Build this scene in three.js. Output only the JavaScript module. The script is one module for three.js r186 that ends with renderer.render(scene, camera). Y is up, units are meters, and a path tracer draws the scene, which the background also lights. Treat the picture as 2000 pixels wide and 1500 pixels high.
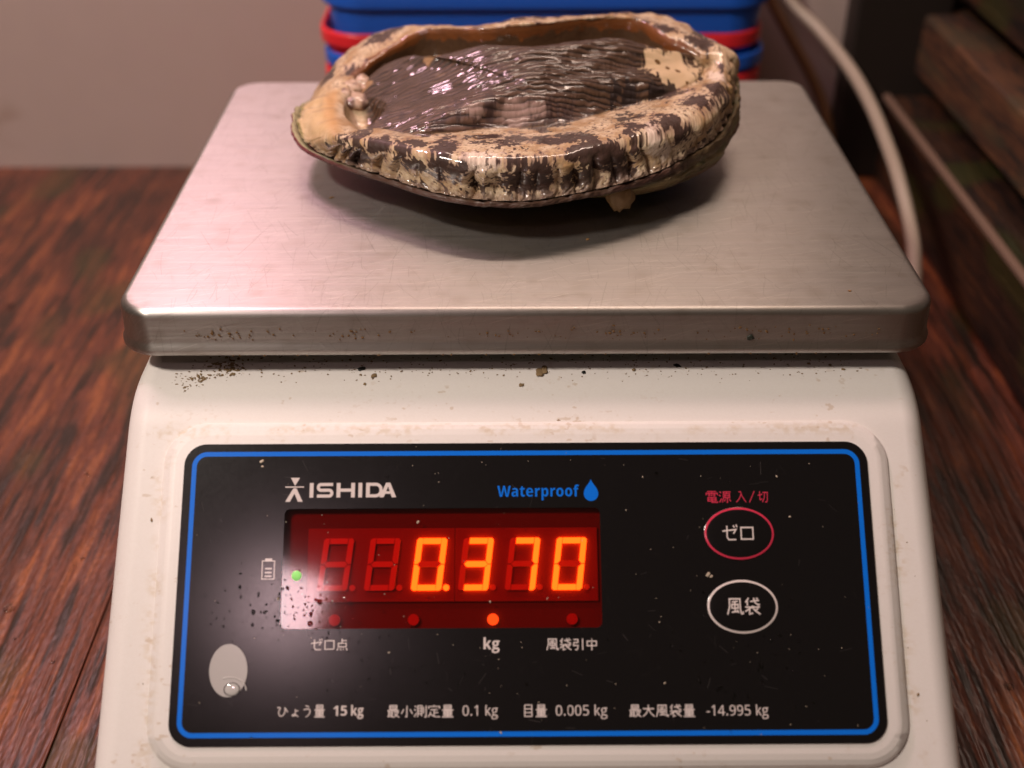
import * as THREE from 'three';
import { mergeGeometries, mergeVertices, toCreasedNormals } from 'three/addons/utils/BufferGeometryUtils.js';
import { RoundedBoxGeometry } from 'three/addons/geometries/RoundedBoxGeometry.js';
import { RectAreaLightUniformsLib } from 'three/addons/lights/RectAreaLightUniformsLib.js';
RectAreaLightUniformsLib.init();

// ------------------------------------------------------------------ camera, light, exposure
const scene = new THREE.Scene();
const camera = new THREE.PerspectiveCamera(35.96, 4 / 3, 0.02, 30);
camera.position.set(-0.0056, 0.2903, 0.2926);
camera.rotation.order = 'YXZ';
camera.rotation.set(-0.5884, -0.0046, -0.0018);
camera.focus = 0.358;
camera.userData.fStop = 7.0;
scene.background = new THREE.Color().setRGB(0.055, 0.041, 0.028);          // dim surroundings of the stall
const renderer = new THREE.WebGLRenderer({ antialias: true });
renderer.toneMapping = THREE.LinearToneMapping;
renderer.toneMappingExposure = 1.14;
renderer.shadowMap.enabled = true;
const LAMPS = [
  // name, position, aims at, width, height, colour, radiance, label
  ['strip_lamp', [-0.28, 0.74, -0.28], [0.0, 0.12, -0.06], 0.15, 0.035, [1.0, 0.58, 0.69], 118, 'pink strip lamp hanging above and behind the abalone, out of view'],
  ['strip_lamp_001', [-0.46, 0.80, 0.28], [0.0, 0.09, 0.02], 0.15, 0.06, [1.0, 0.87, 0.77], 190, 'white strip lamp hanging high left of the scale, out of view'],
  ['strip_lamp_002', [-0.235, 0.75, 0.62], [0.0, 0.08, 0.04], 0.07, 0.07, [1.0, 0.68, 0.72], 19, 'small pale pink lamp hanging in front of the scale, out of view'],
  ['strip_lamp_003', [0.06, 0.82, -0.33], [0.02, 0.12, -0.06], 0.44, 0.026, [1.0, 0.76, 0.62], 48, 'warm strip lamp hanging near the wall above the trays, out of view'],
];

// ------------------------------------------------------------------ helpers
let seed = 12345;
const rnd = () => { seed = (Math.imul(seed, 1664525) + 1013904223) >>> 0; return seed / 4294967296; };
const rr = (a, b) => a + (b - a) * rnd();
const clamp = (x, a = 0, b = 1) => Math.min(b, Math.max(a, x));
const sstep = (a, b, x) => { const t = clamp((x - a) / (b - a)); return t * t * (3 - 2 * t); };
const lerp = (a, b, t) => a + (b - a) * t;
const mix3 = (a, b, t) => [lerp(a[0], b[0], t), lerp(a[1], b[1], t), lerp(a[2], b[2], t)];
const HASH = new Float32Array(65536); for (let i = 0; i < 65536; i++) HASH[i] = rnd();
const PERM = new Uint8Array(512); { const p = [...Array(256).keys()]; for (let i = 255; i > 0; i--) { const j = Math.floor(rnd() * (i + 1)); [p[i], p[j]] = [p[j], p[i]]; } for (let i = 0; i < 512; i++) PERM[i] = p[i & 255]; }
const cell = (x, y) => HASH[(PERM[x & 255] << 8 | PERM[(y + PERM[(x >> 8) & 255]) & 255]) & 65535];
function vnoise(x, y) {                                                     // value noise 0..1
  const ix = Math.floor(x), iy = Math.floor(y), fx = x - ix, fy = y - iy, u = fx * fx * (3 - 2 * fx), v = fy * fy * (3 - 2 * fy);
  return lerp(lerp(cell(ix, iy), cell(ix + 1, iy), u), lerp(cell(ix, iy + 1), cell(ix + 1, iy + 1), u), v);
}
function fbm(x, y, o = 4) { let s = 0, a = 0.5, t = 0; for (let i = 0; i < o; i++) { s += a * vnoise(x, y); t += a; a *= 0.5; x = x * 2.03 + 17.3; y = y * 2.01 + 9.1; } return s / t; }
function tnoise(x, y, px, py) {                                             // tileable value noise
  const ix = Math.floor(x), iy = Math.floor(y), fx = x - ix, fy = y - iy, u = fx * fx * (3 - 2 * fx), v = fy * fy * (3 - 2 * fy), m = (a, p) => ((a % p) + p) % p;
  const c = (a, b) => cell(m(a, px), m(b, py));
  return lerp(lerp(c(ix, iy), c(ix + 1, iy), u), lerp(c(ix, iy + 1), c(ix + 1, iy + 1), u), v);
}
const toS = (c) => (c <= 0.0031308 ? c * 12.92 : 1.055 * Math.pow(c, 1 / 2.4) - 0.055);
function dataTex(w, h, f, color = true) {                                   // f(u, v) -> linear rgb or a number
  const d = new Uint8Array(w * h * 4);
  for (let j = 0; j < h; j++) for (let i = 0; i < w; i++) {
    const r = f((i + 0.5) / w, (j + 0.5) / h), o = (j * w + i) * 4;
    if (color) for (let c = 0; c < 3; c++) d[o + c] = clamp(toS(clamp(r[c]))) * 255; else d[o] = d[o + 1] = d[o + 2] = clamp(r) * 255;
    d[o + 3] = 255;
  }
  const t = new THREE.DataTexture(d, w, h); t.magFilter = THREE.LinearFilter; t.minFilter = THREE.LinearFilter; t.wrapS = t.wrapT = THREE.RepeatWrapping;
  if (color) t.colorSpace = THREE.SRGBColorSpace; t.needsUpdate = true; return t;
}
function canvasTex(w, h, draw, color = true) {
  const c = document.createElement('canvas'); c.width = w; c.height = h; draw(c.getContext('2d'), w, h);
  const t = new THREE.CanvasTexture(c); t.wrapS = t.wrapT = THREE.RepeatWrapping; if (color) t.colorSpace = THREE.SRGBColorSpace; return t;
}
const std = (rgb, o = {}) => { const m = new THREE.MeshStandardMaterial({ roughness: 0.6, ...o }); m.color.setRGB(...rgb); return m; };
const phys = (rgb, o = {}) => { const m = new THREE.MeshPhysicalMaterial({ roughness: 0.6, ...o }); m.color.setRGB(...rgb); return m; };
const taken = new Map();
function numbered(n) { const k = taken.get(n) ?? 0; taken.set(n, k + 1); return k ? n + '_' + String(k).padStart(3, '0') : n; }
function tag(o, label, category, group, kind) { if (label) o.userData.label = label; if (category) o.userData.category = category; if (group) o.userData.group = group; if (kind) o.userData.kind = kind; return o; }
function thing(name, label, category, p = [0, 0, 0], group) { const g = new THREE.Group(); g.name = numbered(name); g.position.set(...p); scene.add(g); return tag(g, label, category, group); }
function part(name, geo, mat, parent, label, kind) { const m = new THREE.Mesh(geo, mat); m.name = name; m.castShadow = m.receiveShadow = true; parent.add(m); return tag(m, label, null, null, kind); }
function smooth(g, deg = 40) { g.deleteAttribute('uv'); g.deleteAttribute('normal'); return toCreasedNormals(mergeVertices(g, 1e-6), THREE.MathUtils.degToRad(deg)); }
function uvBy(g, f) { const p = g.attributes.position, a = new Float32Array(p.count * 2); for (let i = 0; i < p.count; i++) { const r = f(p.getX(i), p.getY(i), p.getZ(i)); a[i * 2] = r[0]; a[i * 2 + 1] = r[1]; } g.setAttribute('uv', new THREE.BufferAttribute(a, 2)); return g; }
function rrect(x0, y0, x1, y1, r, S = THREE.Shape) { const s = new S(); s.moveTo(x0 + r, y0); s.lineTo(x1 - r, y0); s.absarc(x1 - r, y0 + r, r, -Math.PI / 2, 0); s.lineTo(x1, y1 - r); s.absarc(x1 - r, y1 - r, r, 0, Math.PI / 2); s.lineTo(x0 + r, y1); s.absarc(x0 + r, y1 - r, r, Math.PI / 2, Math.PI); s.lineTo(x0, y0 + r); s.absarc(x0 + r, y0 + r, r, Math.PI, 1.5 * Math.PI); return s; }
// rings of a rounded rectangle: steps [inset, y, arc] lofted into one skin; uv in metres, unrolled past the edge
function ringLoft(w, d, R, steps, closeFirst = true, closeLast = false, seg = 10) {
  const pos = [], uv = [], idx = [], n = 4 * (seg + 1);
  for (const [inset, y, arc = 0] of steps) {
    const hw = w / 2 - inset, hd = d / 2 - inset, r = Math.max(R - inset, 0.0008);
    for (let q = 0; q < 4; q++) for (let k = 0; k <= seg; k++) {
      const a = (q + k / seg) * Math.PI / 2, sx = q === 0 || q === 3 ? 1 : -1, sz = q < 2 ? 1 : -1, cx = Math.cos(a), cz = Math.sin(a);
      const x = sx * (hw - r) + r * cx, z = sz * (hd - r) + r * cz; pos.push(x, y, z); uv.push(x + cx * arc, z + cz * arc);
    }
  }
  for (let i = 0; i + 1 < steps.length; i++) for (let k = 0; k < n; k++) { const a = i * n + k, b = i * n + (k + 1) % n; idx.push(a, b, a + n, b, b + n, a + n); }
  const cap = (i, flip) => { const c = pos.length / 3; pos.push(0, steps[i][1], 0); uv.push(0, 0); for (let k = 0; k < n; k++) { const a = i * n + k, b = i * n + (k + 1) % n; flip ? idx.push(c, a, b) : idx.push(c, b, a); } };
  if (closeFirst) cap(0, false); if (closeLast) cap(steps.length - 1, true);
  const g = new THREE.BufferGeometry(); g.setAttribute('position', new THREE.Float32BufferAttribute(pos, 3)); g.setAttribute('uv', new THREE.Float32BufferAttribute(uv, 2)); g.setIndex(idx); g.computeVertexNormals(); return g;
}
function tube(points, r, seg = 80, rad = 12) { return new THREE.TubeGeometry(new THREE.CatmullRomCurve3(points.map((p) => new THREE.Vector3(...p))), seg, r, rad, false); }
const blobGeos = [0, 1, 2, 3].map(() => { const g = mergeVertices(new THREE.IcosahedronGeometry(1, 1).deleteAttribute('uv').deleteAttribute('normal')); const p = g.attributes.position; for (let i = 0; i < p.count; i++) { const k = rr(0.6, 1.25); p.setXYZ(i, p.getX(i) * k, p.getY(i) * k, p.getZ(i) * k); } g.computeVertexNormals(); return g; });
function crumbs(list) {                                                     // [x, y, z, normal, size, long] -> one merged lump geometry
  const out = []; const q = new THREE.Quaternion(), q2 = new THREE.Quaternion(), up = new THREE.Vector3(0, 1, 0), m = new THREE.Matrix4();
  for (const [x, y, z, n, s, l = 1] of list) {
    const g = blobGeos[Math.floor(rnd() * 4)].clone(); q.setFromUnitVectors(up, n); q2.setFromAxisAngle(up, rr(0, 6.28)); q.multiply(q2);
    m.compose(new THREE.Vector3(x, y, z), q, new THREE.Vector3(s * l, s * 0.35, s)); out.push(g.applyMatrix4(m));
  }
  return mergeGeometries(out);
}

// ------------------------------------------------------------------ lamps (above the frame)
for (const [name, at, aim, w, h, col, L, label] of LAMPS) {
  const g = new THREE.Group(); g.name = name; g.position.set(...at); scene.add(g); tag(g, label, 'lamp');
  const look = new THREE.Object3D(); look.position.set(...at); look.lookAt(2 * at[0] - aim[0], 2 * at[1] - aim[1], 2 * at[2] - aim[2]); g.quaternion.copy(look.quaternion);   // -z points at the aim
  part('lamp_housing', new RoundedBoxGeometry(w + 0.03, h + 0.03, 0.03, 2, 0.006).translate(0, 0, 0.02), std([0.6, 0.6, 0.58], { roughness: 0.5 }), g);
  const glow = std([0.8, 0.8, 0.8]); glow.emissive.setRGB(...col); glow.emissiveIntensity = 2;
  part('lamp_diffuser', new RoundedBoxGeometry(w, h, 0.004, 2, 0.0015).translate(0, 0, 0.002), glow, g);
  const l = new THREE.RectAreaLight(new THREE.Color().setRGB(...col), L, w, h); l.name = 'lamp_light'; l.position.set(0, 0, -0.004); g.add(l);
}

// ------------------------------------------------------------------ table, wall
const woodTex = (base, dark, light, green, gAmt, sd) => dataTex(1024, 2048, (u, v) => {         // u across 0.25 m, v along 0.5 m of grain; tiles
  const warp = tnoise(u * 8 + sd, v * 8, 8, 8) * 0.9 + tnoise(u * 4, v * 3 + sd, 4, 3) * 1.2;
  const a = tnoise(u * 80 + warp * 2.2, v * 10 + sd, 80, 10), b = tnoise(u * 128 + warp * 3, v * 16, 128, 16), c = tnoise(u * 256, v * 48 + sd, 256, 48), bl = tnoise(u * 12 + warp, v * 5 + 3, 12, 5);
  const mot = tnoise(u * 22 + warp * 2, v * 26 + sd, 22, 26); let t = (mot - 0.5) * 0.22 + a * 0.34 + b * 0.32 + c * 0.34;
  let col = mix3(dark, base, sstep(0.28, 0.55, t)); col = mix3(col, light, sstep(0.58, 0.78, t) * 0.8);
  col = mix3(col, [dark[0] * 0.6, dark[1] * 0.6, dark[2] * 0.6], sstep(0.62, 0.85, bl) * 0.4);
  const gr = tnoise(u * 10 + 5, v * 14 + warp, 10, 14); col = mix3(col, green, sstep(0.6, 0.85, gr) * gAmt);
  const k = 0.75 + 0.5 * tnoise(u * 300, v * 300, 300, 300); return [col[0] * k, col[1] * k, col[2] * k];
});
const woodBump = dataTex(1024, 1024, (u, v) => { const w = tnoise(u * 4, v * 3, 4, 3) * 2; return tnoise(u * 96 + w * 3, v * 6, 96, 6) * 0.55 + tnoise(u * 256, v * 40, 256, 40) * 0.3 + tnoise(u * 300, v * 200, 300, 200) * 0.15; }, false);
const tWood = woodTex([0.116, 0.031, 0.014], [0.022, 0.010, 0.005], [0.24, 0.074, 0.024], [0.045, 0.038, 0.009], 0.5, 0);
const tRack = woodTex([0.022, 0.009, 0.004], [0.005, 0.003, 0.002], [0.065, 0.023, 0.007], [0.025, 0.028, 0.004], 0.7, 7);
for (const t of [tWood, tRack]) t.repeat.set(4, 2);
woodBump.repeat.set(4, 2);
const mWood = phys([1, 1, 1], { map: tWood, bumpMap: woodBump, bumpScale: 0.0012, roughness: 0.42, clearcoat: 0.35, clearcoatRoughness: 0.25 });
const table = new THREE.Group(); table.name = 'wooden_table'; scene.add(table); tag(table, 'wet reddish brown plank table under the scale', 'table', null, 'structure');
{
  const edges = [-0.78, -0.565, -0.352, -0.1445, 0.068, 0.285, 0.5, 0.72];
  for (let i = 0; i + 1 < edges.length; i++) {
    const w = edges[i + 1] - edges[i] - 0.0004, g = new RoundedBoxGeometry(w, 0.03, 1.05, 3, 0.0007), cx = (edges[i] + edges[i + 1]) / 2, dz = -0.02 + (i % 2) * 0.004, off = rr(0, 1);
    uvBy(g, (x, y, z) => [x + y * 0.9 + off, z + off * 2.3]); part('plank', g, mWood, table).position.set(cx, -0.015 - (i === 4 || i === 3 ? 0 : 0.0003), dz + 0.15);
  }
}
const tWall = dataTex(512, 512, (u, v) => { const n = tnoise(u * 6, v * 6, 6, 6) * 0.5 + tnoise(u * 18, v * 14, 18, 14) * 0.3 + tnoise(u * 60, v * 60, 60, 60) * 0.2; const st = sstep(0.62, 0.75, tnoise(u * 9 + 3, v * 22, 9, 22)) * sstep(0.5, 0.8, n); return mix3(mix3([0.47, 0.36, 0.325], [0.52, 0.41, 0.37], n), [0.24, 0.13, 0.07], st * 0.8); });
tWall.repeat.set(1.6, 1.6);
const wall = part('wall', uvBy(new THREE.BoxGeometry(2.6, 1.5, 0.05), (x, y) => [x, y]), std([1, 1, 1], { map: tWall, roughness: 0.55 }), scene, 'smudged cream wall behind the scale and the trays', 'structure');
wall.position.set(0, 0.70, -0.384 - 0.025);

// dark plank rack along the right side
const rack = thing('plank_rack', 'dark weathered plank rack running along the right edge of the table', 'rack', [0.30, 0, -0.05]);
const mRack = phys([1, 1, 1], { map: tRack, bumpMap: woodBump, bumpScale: 0.001, roughness: 0.5, clearcoat: 0.2, clearcoatRoughness: 0.3 });
const tRust = woodTex([0.066, 0.024, 0.007], [0.018, 0.008, 0.003], [0.125, 0.052, 0.016], [0.05, 0.05, 0.02], 0.3, 5); tRust.repeat.set(9, 3);
const rackRust = std([1, 1, 1], { roughness: 0.75, map: tRust });
for (const [x0, y0, y1, m] of [[0.2135, 0.0, 0.050, mRack], [0.226, 0.064, 0.097, rackRust], [0.236, 0.111, 0.150, mRack]]) {
  const g = new RoundedBoxGeometry(0.34 - x0, y1 - y0, 0.66, 3, 0.0025); uvBy(g, (x, y, z) => [x * 0.7 + y, z]);
  part('board', g, m, rack).position.set((0.34 + x0) / 2 - 0.30, (y0 + y1) / 2 + (y0 ? 0 : 0.0005), 0);
}
part('edge_strip', new RoundedBoxGeometry(0.004, 0.0035, 0.66, 2, 0.001), std([0.15, 0.095, 0.065], { roughness: 0.6 }), rack, 'pale strip added along the lower board').position.set(0.2125 - 0.30, 0.0502, 0);  // strip paler than the board, added to bring out its top edge
for (const z of [-0.27, 0.0, 0.27]) part('spacer_block', new RoundedBoxGeometry(0.06, 0.062, 0.05, 2, 0.002), mRack, rack).position.set(0.01, 0.0805, z);
const post = part('dark_post', uvBy(new RoundedBoxGeometry(0.055, 0.5, 0.02, 2, 0.003), (x, y) => [x, y]), std([0.012, 0.007, 0.004], { roughness: 0.6 }), scene, 'dark upright board against the wall behind the grey cable');
tag(post, null, 'board'); post.position.set(0.2145, 0.25, -0.372);

// cables
tag(part('cable', tube([[0.118, 0.19, -0.372], [0.131, 0.145, -0.368], [0.1409, 0.1211, -0.365], [0.1488, 0.1061, -0.360], [0.1640, 0.0938, -0.345], [0.1750, 0.0828, -0.315], [0.1795, 0.0744, -0.285], [0.1807, 0.0654, -0.25], [0.1797, 0.0603, -0.225], [0.1791, 0.0511, -0.2], [0.1752, 0.0457, -0.175], [0.168, 0.036, -0.15], [0.15, 0.02, -0.13], [0.118, 0.012, -0.12]], 0.0034, 140), std([0.31, 0.26, 0.20], { roughness: 0.45 }), scene, 'grey beige power cable looping down behind the right of the scale'), null, 'cable');
tag(part('hose', tube([[0.125, 0.135, -0.3795], [0.1412, 0.1039, -0.378], [0.1549, 0.0823, -0.374], [0.1681, 0.0626, -0.370], [0.1788, 0.0415, -0.365], [0.186, 0.016, -0.355], [0.196, 0.005, -0.33]], 0.003, 60), std([0.16, 0.075, 0.03], { roughness: 0.6 }), scene, 'thin brown hose hanging down the wall beside the grey cable'), null, 'hose');

// stacked trays
function trayGeo(w, d, h, rim) {
  const t = 0.0009, T = 0.011;
  return ringLoft(w, d, 0.022, [[T + 0.006, t], [T + 0.0035, t + 0.0012], [T + 0.0022, t + 0.004], [T - 0.0075, h - 0.004], [T - 0.0085, h - 0.0012], [T - 0.0095, h], [0.0012, h], [0.0003, h - 0.0005], [0, h - 0.0014], [0, h - rim + 0.0008], [0.0006, h - rim], [0.0012, h - rim + 0.0006], [0.0014, h - 0.0016], [T - 0.0105 + 0.002, h - 0.0016], [T - 0.0075 - t * 0.6, h - 0.0045], [T + 0.0022 - t, 0.003], [T + 0.004 - t, 0.0006], [T + 0.007, 0]], true, true, 8);
}
const mBlue = phys([0.012, 0.11, 0.58], { roughness: 0.35 }), mRed = phys([0.80, 0.025, 0.035], { roughness: 0.35 });
{
  const rims = [[0.0985, mRed, 'red plastic tray, lowest of the stack behind the pan', 0], [0.1080, mBlue, 'blue plastic tray between the two red trays of the stack', 0.0005], [0.1182, mRed, 'red plastic tray directly under the topmost blue tray', -0.001], [0.1375, mBlue, 'topmost blue plastic tray of the stack behind the abalone', 0.0008]];
  for (const [y, m, label, dx] of rims) { const h = 0.0985; const t = part(numbered('plastic_tray'), trayGeo(0.2135, 0.12, h, 0.0072), m, scene, label); tag(t, null, 'tray', 'stacked plastic trays'); t.position.set(0.0125 + dx, y - h + 0.0004, -0.3185 + dx); }
}
// drops of water on the planks
const mDrop = phys([1, 1, 1], { roughness: 0.02, transmission: 1, ior: 1.33, thickness: 0.002 });
{
  const gs = []; const drop = (x, y, z, r) => { const g = new THREE.SphereGeometry(r, 10, 6, 0, 6.2832, 0, Math.PI / 2); g.scale(1, 0.55, 1); g.translate(x, y, z); gs.push(g); };
  for (const [x, z, r] of [[-0.2498, -0.2138, 0.0022], [-0.1777, -0.0048, 0.0022], [0.1541, 0.0327, 0.0018], [-0.1728, -0.0796, 0.0012], [-0.168, -0.1397, 0.0013], [-0.155, 0.02, 0.0009], [-0.16, -0.03, 0.0010]]) drop(x, 0.0001 - (x < -0.1445 ? 0.0006 : 0), z, r);
  for (let i = 0; i < 160; i++) { const l = rnd() < 0.7, x = l ? rr(-0.33, -0.15) : rr(0.125, 0.2); drop(x, 0.0001 - (x < -0.1445 ? 0.0006 : 0), rr(-0.3, 0.12), rr(0.0003, 0.0009)); }
  tag(part('water_drops', mergeGeometries(gs), mDrop, scene, 'small water drops scattered on the planks beside the scale', 'stuff'), null, 'water');
}

// ------------------------------------------------------------------ weighing scale
const scale = thing('weighing_scale', 'white waterproof counter scale with steel pan and red digits reading 0.370', 'scale');
const PAN = 0.120, PW = 0.2392, PD = 0.1939;

// housing: side profile (z, y) drawn out sideways, edges rounded; a little wider at the foot
const tHouse = dataTex(1024, 1024, (u, v) => {
  const x = (u - 0.5) * 0.26, s = v * 0.22 - 0.12;                          // metres: across, and down the face (z - y)
  const n = fbm(x * 700, s * 700, 4), n2 = fbm(x * 90 + 3, s * 90, 3), n3 = fbm(x * 2200, s * 2200, 2);
  const dx = Math.abs(Math.abs(x) - 0.1042), top = Math.abs(s + 0.0735), bot = Math.abs(s - 0.0605), inX = Math.abs(x) < 0.108, inS = s > -0.078 && s < 0.064;
  let d = 1; if (inS) d = Math.min(d, dx); if (inX) d = Math.min(d, top, bot);
  const groove = Math.exp(-((d / 0.0024) ** 2)) * sstep(0.42, 0.62, n2) * sstep(0.30, 0.72, n), spots = sstep(0.74, 0.80, fbm(x * 420 + 9, s * 420, 3)) * sstep(0.45, 0.7, n2);
  const low = sstep(0.66, 0.76, n) * sstep(0.5, 0.7, fbm(x * 60, s * 60 + 40, 3));
  let c = mix3([0.73, 0.69, 0.65], [0.76, 0.725, 0.69], n3);
  c = mix3(c, [0.50, 0.36, 0.17], groove * 0.38); c = mix3(c, [0.42, 0.27, 0.12], clamp(spots * 0.4 + low * 0.14)); return c;
});
tHouse.wrapS = tHouse.wrapT = THREE.ClampToEdgeWrapping;
const mHouse = phys([1, 1, 1], { map: tHouse, roughness: 0.48 });
const houseUV = (x, y, z) => [x / 0.26 + 0.5, (z - y + 0.12) / 0.22];
{
  const s = new THREE.Shape(); s.moveTo(-0.178, 0.008); s.lineTo(0.0845, 0.008); s.quadraticCurveTo(0.0905, 0.008, 0.0905, 0.0125);
  s.lineTo(0.0905, 0.016); s.quadraticCurveTo(0.0905, 0.0215, 0.0865, 0.02517);
  s.lineTo(0.0850, 0.02654); for (const q of [0.2, 0.4, 0.6, 0.8, 0.98]) s.lineTo(lerp(0.0865, 0.0152, q), lerp(0.02517, 0.0905, q)); s.lineTo(0.0152, 0.0905); s.quadraticCurveTo(0.0064, 0.0985, -0.006, 0.0988); s.lineTo(-0.172, 0.0990); s.quadraticCurveTo(-0.182, 0.099, -0.182, 0.09); s.lineTo(-0.182, 0.012); s.quadraticCurveTo(-0.182, 0.008, -0.178, 0.008);
  const W = 0.2325, b = 0.007, pts = s.getPoints(16); while (pts.at(-1).distanceTo(pts[0]) < 1e-6) pts.pop();
  const ring = pts.filter((p, k) => p.distanceTo(pts[(k + pts.length - 1) % pts.length]) > 1e-5), n = ring.length;   // anticlockwise in (z, y)
  const nrm = ring.map((p, k) => { const a = ring[(k + n - 1) % n], c = ring[(k + 1) % n], u = p.clone().sub(a).normalize(), v = c.clone().sub(p).normalize(), t = u.add(v).normalize(); return [t.y, -t.x]; });
  const pos = [], idx = [], cols = []; for (let q = 9; q >= 0; q--) cols.push([-1, q / 9 * Math.PI / 2]); for (let q = 0; q <= 9; q++) cols.push([1, q / 9 * Math.PI / 2]);
  for (const [side, t] of cols) ring.forEach((p, k) => { const d = b * (1 - Math.cos(t)), y = p.y - nrm[k][1] * d; pos.push(side * (W / 2 - b + b * Math.sin(t)) * (1 + (0.09 - y) * 0.33) - 0.0004, y, p.x - nrm[k][0] * d); });
  for (let c = 0; c + 1 < cols.length; c++) for (let k = 0; k < n; k++) { const a = c * n + k, e = c * n + (k + 1) % n; idx.push(a, a + n, e, e, a + n, e + n); }
  for (const [c, flip] of [[0, true], [cols.length - 1, false]]) { const f = THREE.ShapeUtils.triangulateShape(ring.map((p, k) => new THREE.Vector2(pos[(c * n + k) * 3 + 2], pos[(c * n + k) * 3 + 1])), []); for (const [x, y, z] of f) flip ? idx.push(c * n + x, c * n + y, c * n + z) : idx.push(c * n + x, c * n + z, c * n + y); }
  let g = new THREE.BufferGeometry(); g.setAttribute('position', new THREE.Float32BufferAttribute(pos, 3)); g.setIndex(idx); g.computeVertexNormals(); uvBy(g, houseUV); part('housing', g, mHouse, scale);
  for (const x of [-0.09, 0.09]) for (const z of [-0.15, 0.07]) part('foot', new THREE.CylinderGeometry(0.009, 0.010, 0.010, 24), std([0.03, 0.03, 0.03], { roughness: 0.8 }), scale).position.set(x, 0.005, z);
  part('pan_support', new RoundedBoxGeometry(0.09, 0.018, 0.09, 3, 0.003), std([0.5, 0.5, 0.48], { roughness: 0.5 }), scale).position.set(0, 0.1085, -0.095);
}

// panel frame: x right, y up the slope, z out of the face
const PM = new THREE.Matrix4().makeBasis(new THREE.Vector3(1, 0, 0), new THREE.Vector3(0, 0.67556, -0.73730), new THREE.Vector3(0, 0.73730, 0.67556)).setPosition(-0.0004, 0.0890, 0.0212);
const mm = 0.001, U = (u) => (u - 97) * mm, V = (v) => -v * mm;             // millimetres from the panel's top left corner
const onPanel = (m) => { m.applyMatrix4(PM); return m; };
{
  const s = rrect(U(-2.6), V(82.6 + 2.6), U(194 + 2.6), V(-2.6), 0.0085); s.holes.push(rrect(U(22), V(58), U(124), V(12), 0.002, THREE.Path));
  let g = new THREE.ExtrudeGeometry(s, { depth: 0.002, bevelEnabled: true, bevelThickness: 0.003, bevelSize: 0.0042, bevelSegments: 4, curveSegments: 12 }); g.translate(0, 0, -0.0054); g = smooth(g, 24);
  const q = g.clone().applyMatrix4(PM), a = q.attributes.position, uv = new Float32Array(a.count * 2); for (let i = 0; i < a.count; i++) { const r = houseUV(a.getX(i), a.getY(i), a.getZ(i)); uv[2 * i] = r[0]; uv[2 * i + 1] = r[1]; } g.setAttribute('uv', new THREE.BufferAttribute(uv, 2));
  onPanel(part('bezel', g, mHouse, scale));
}
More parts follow.
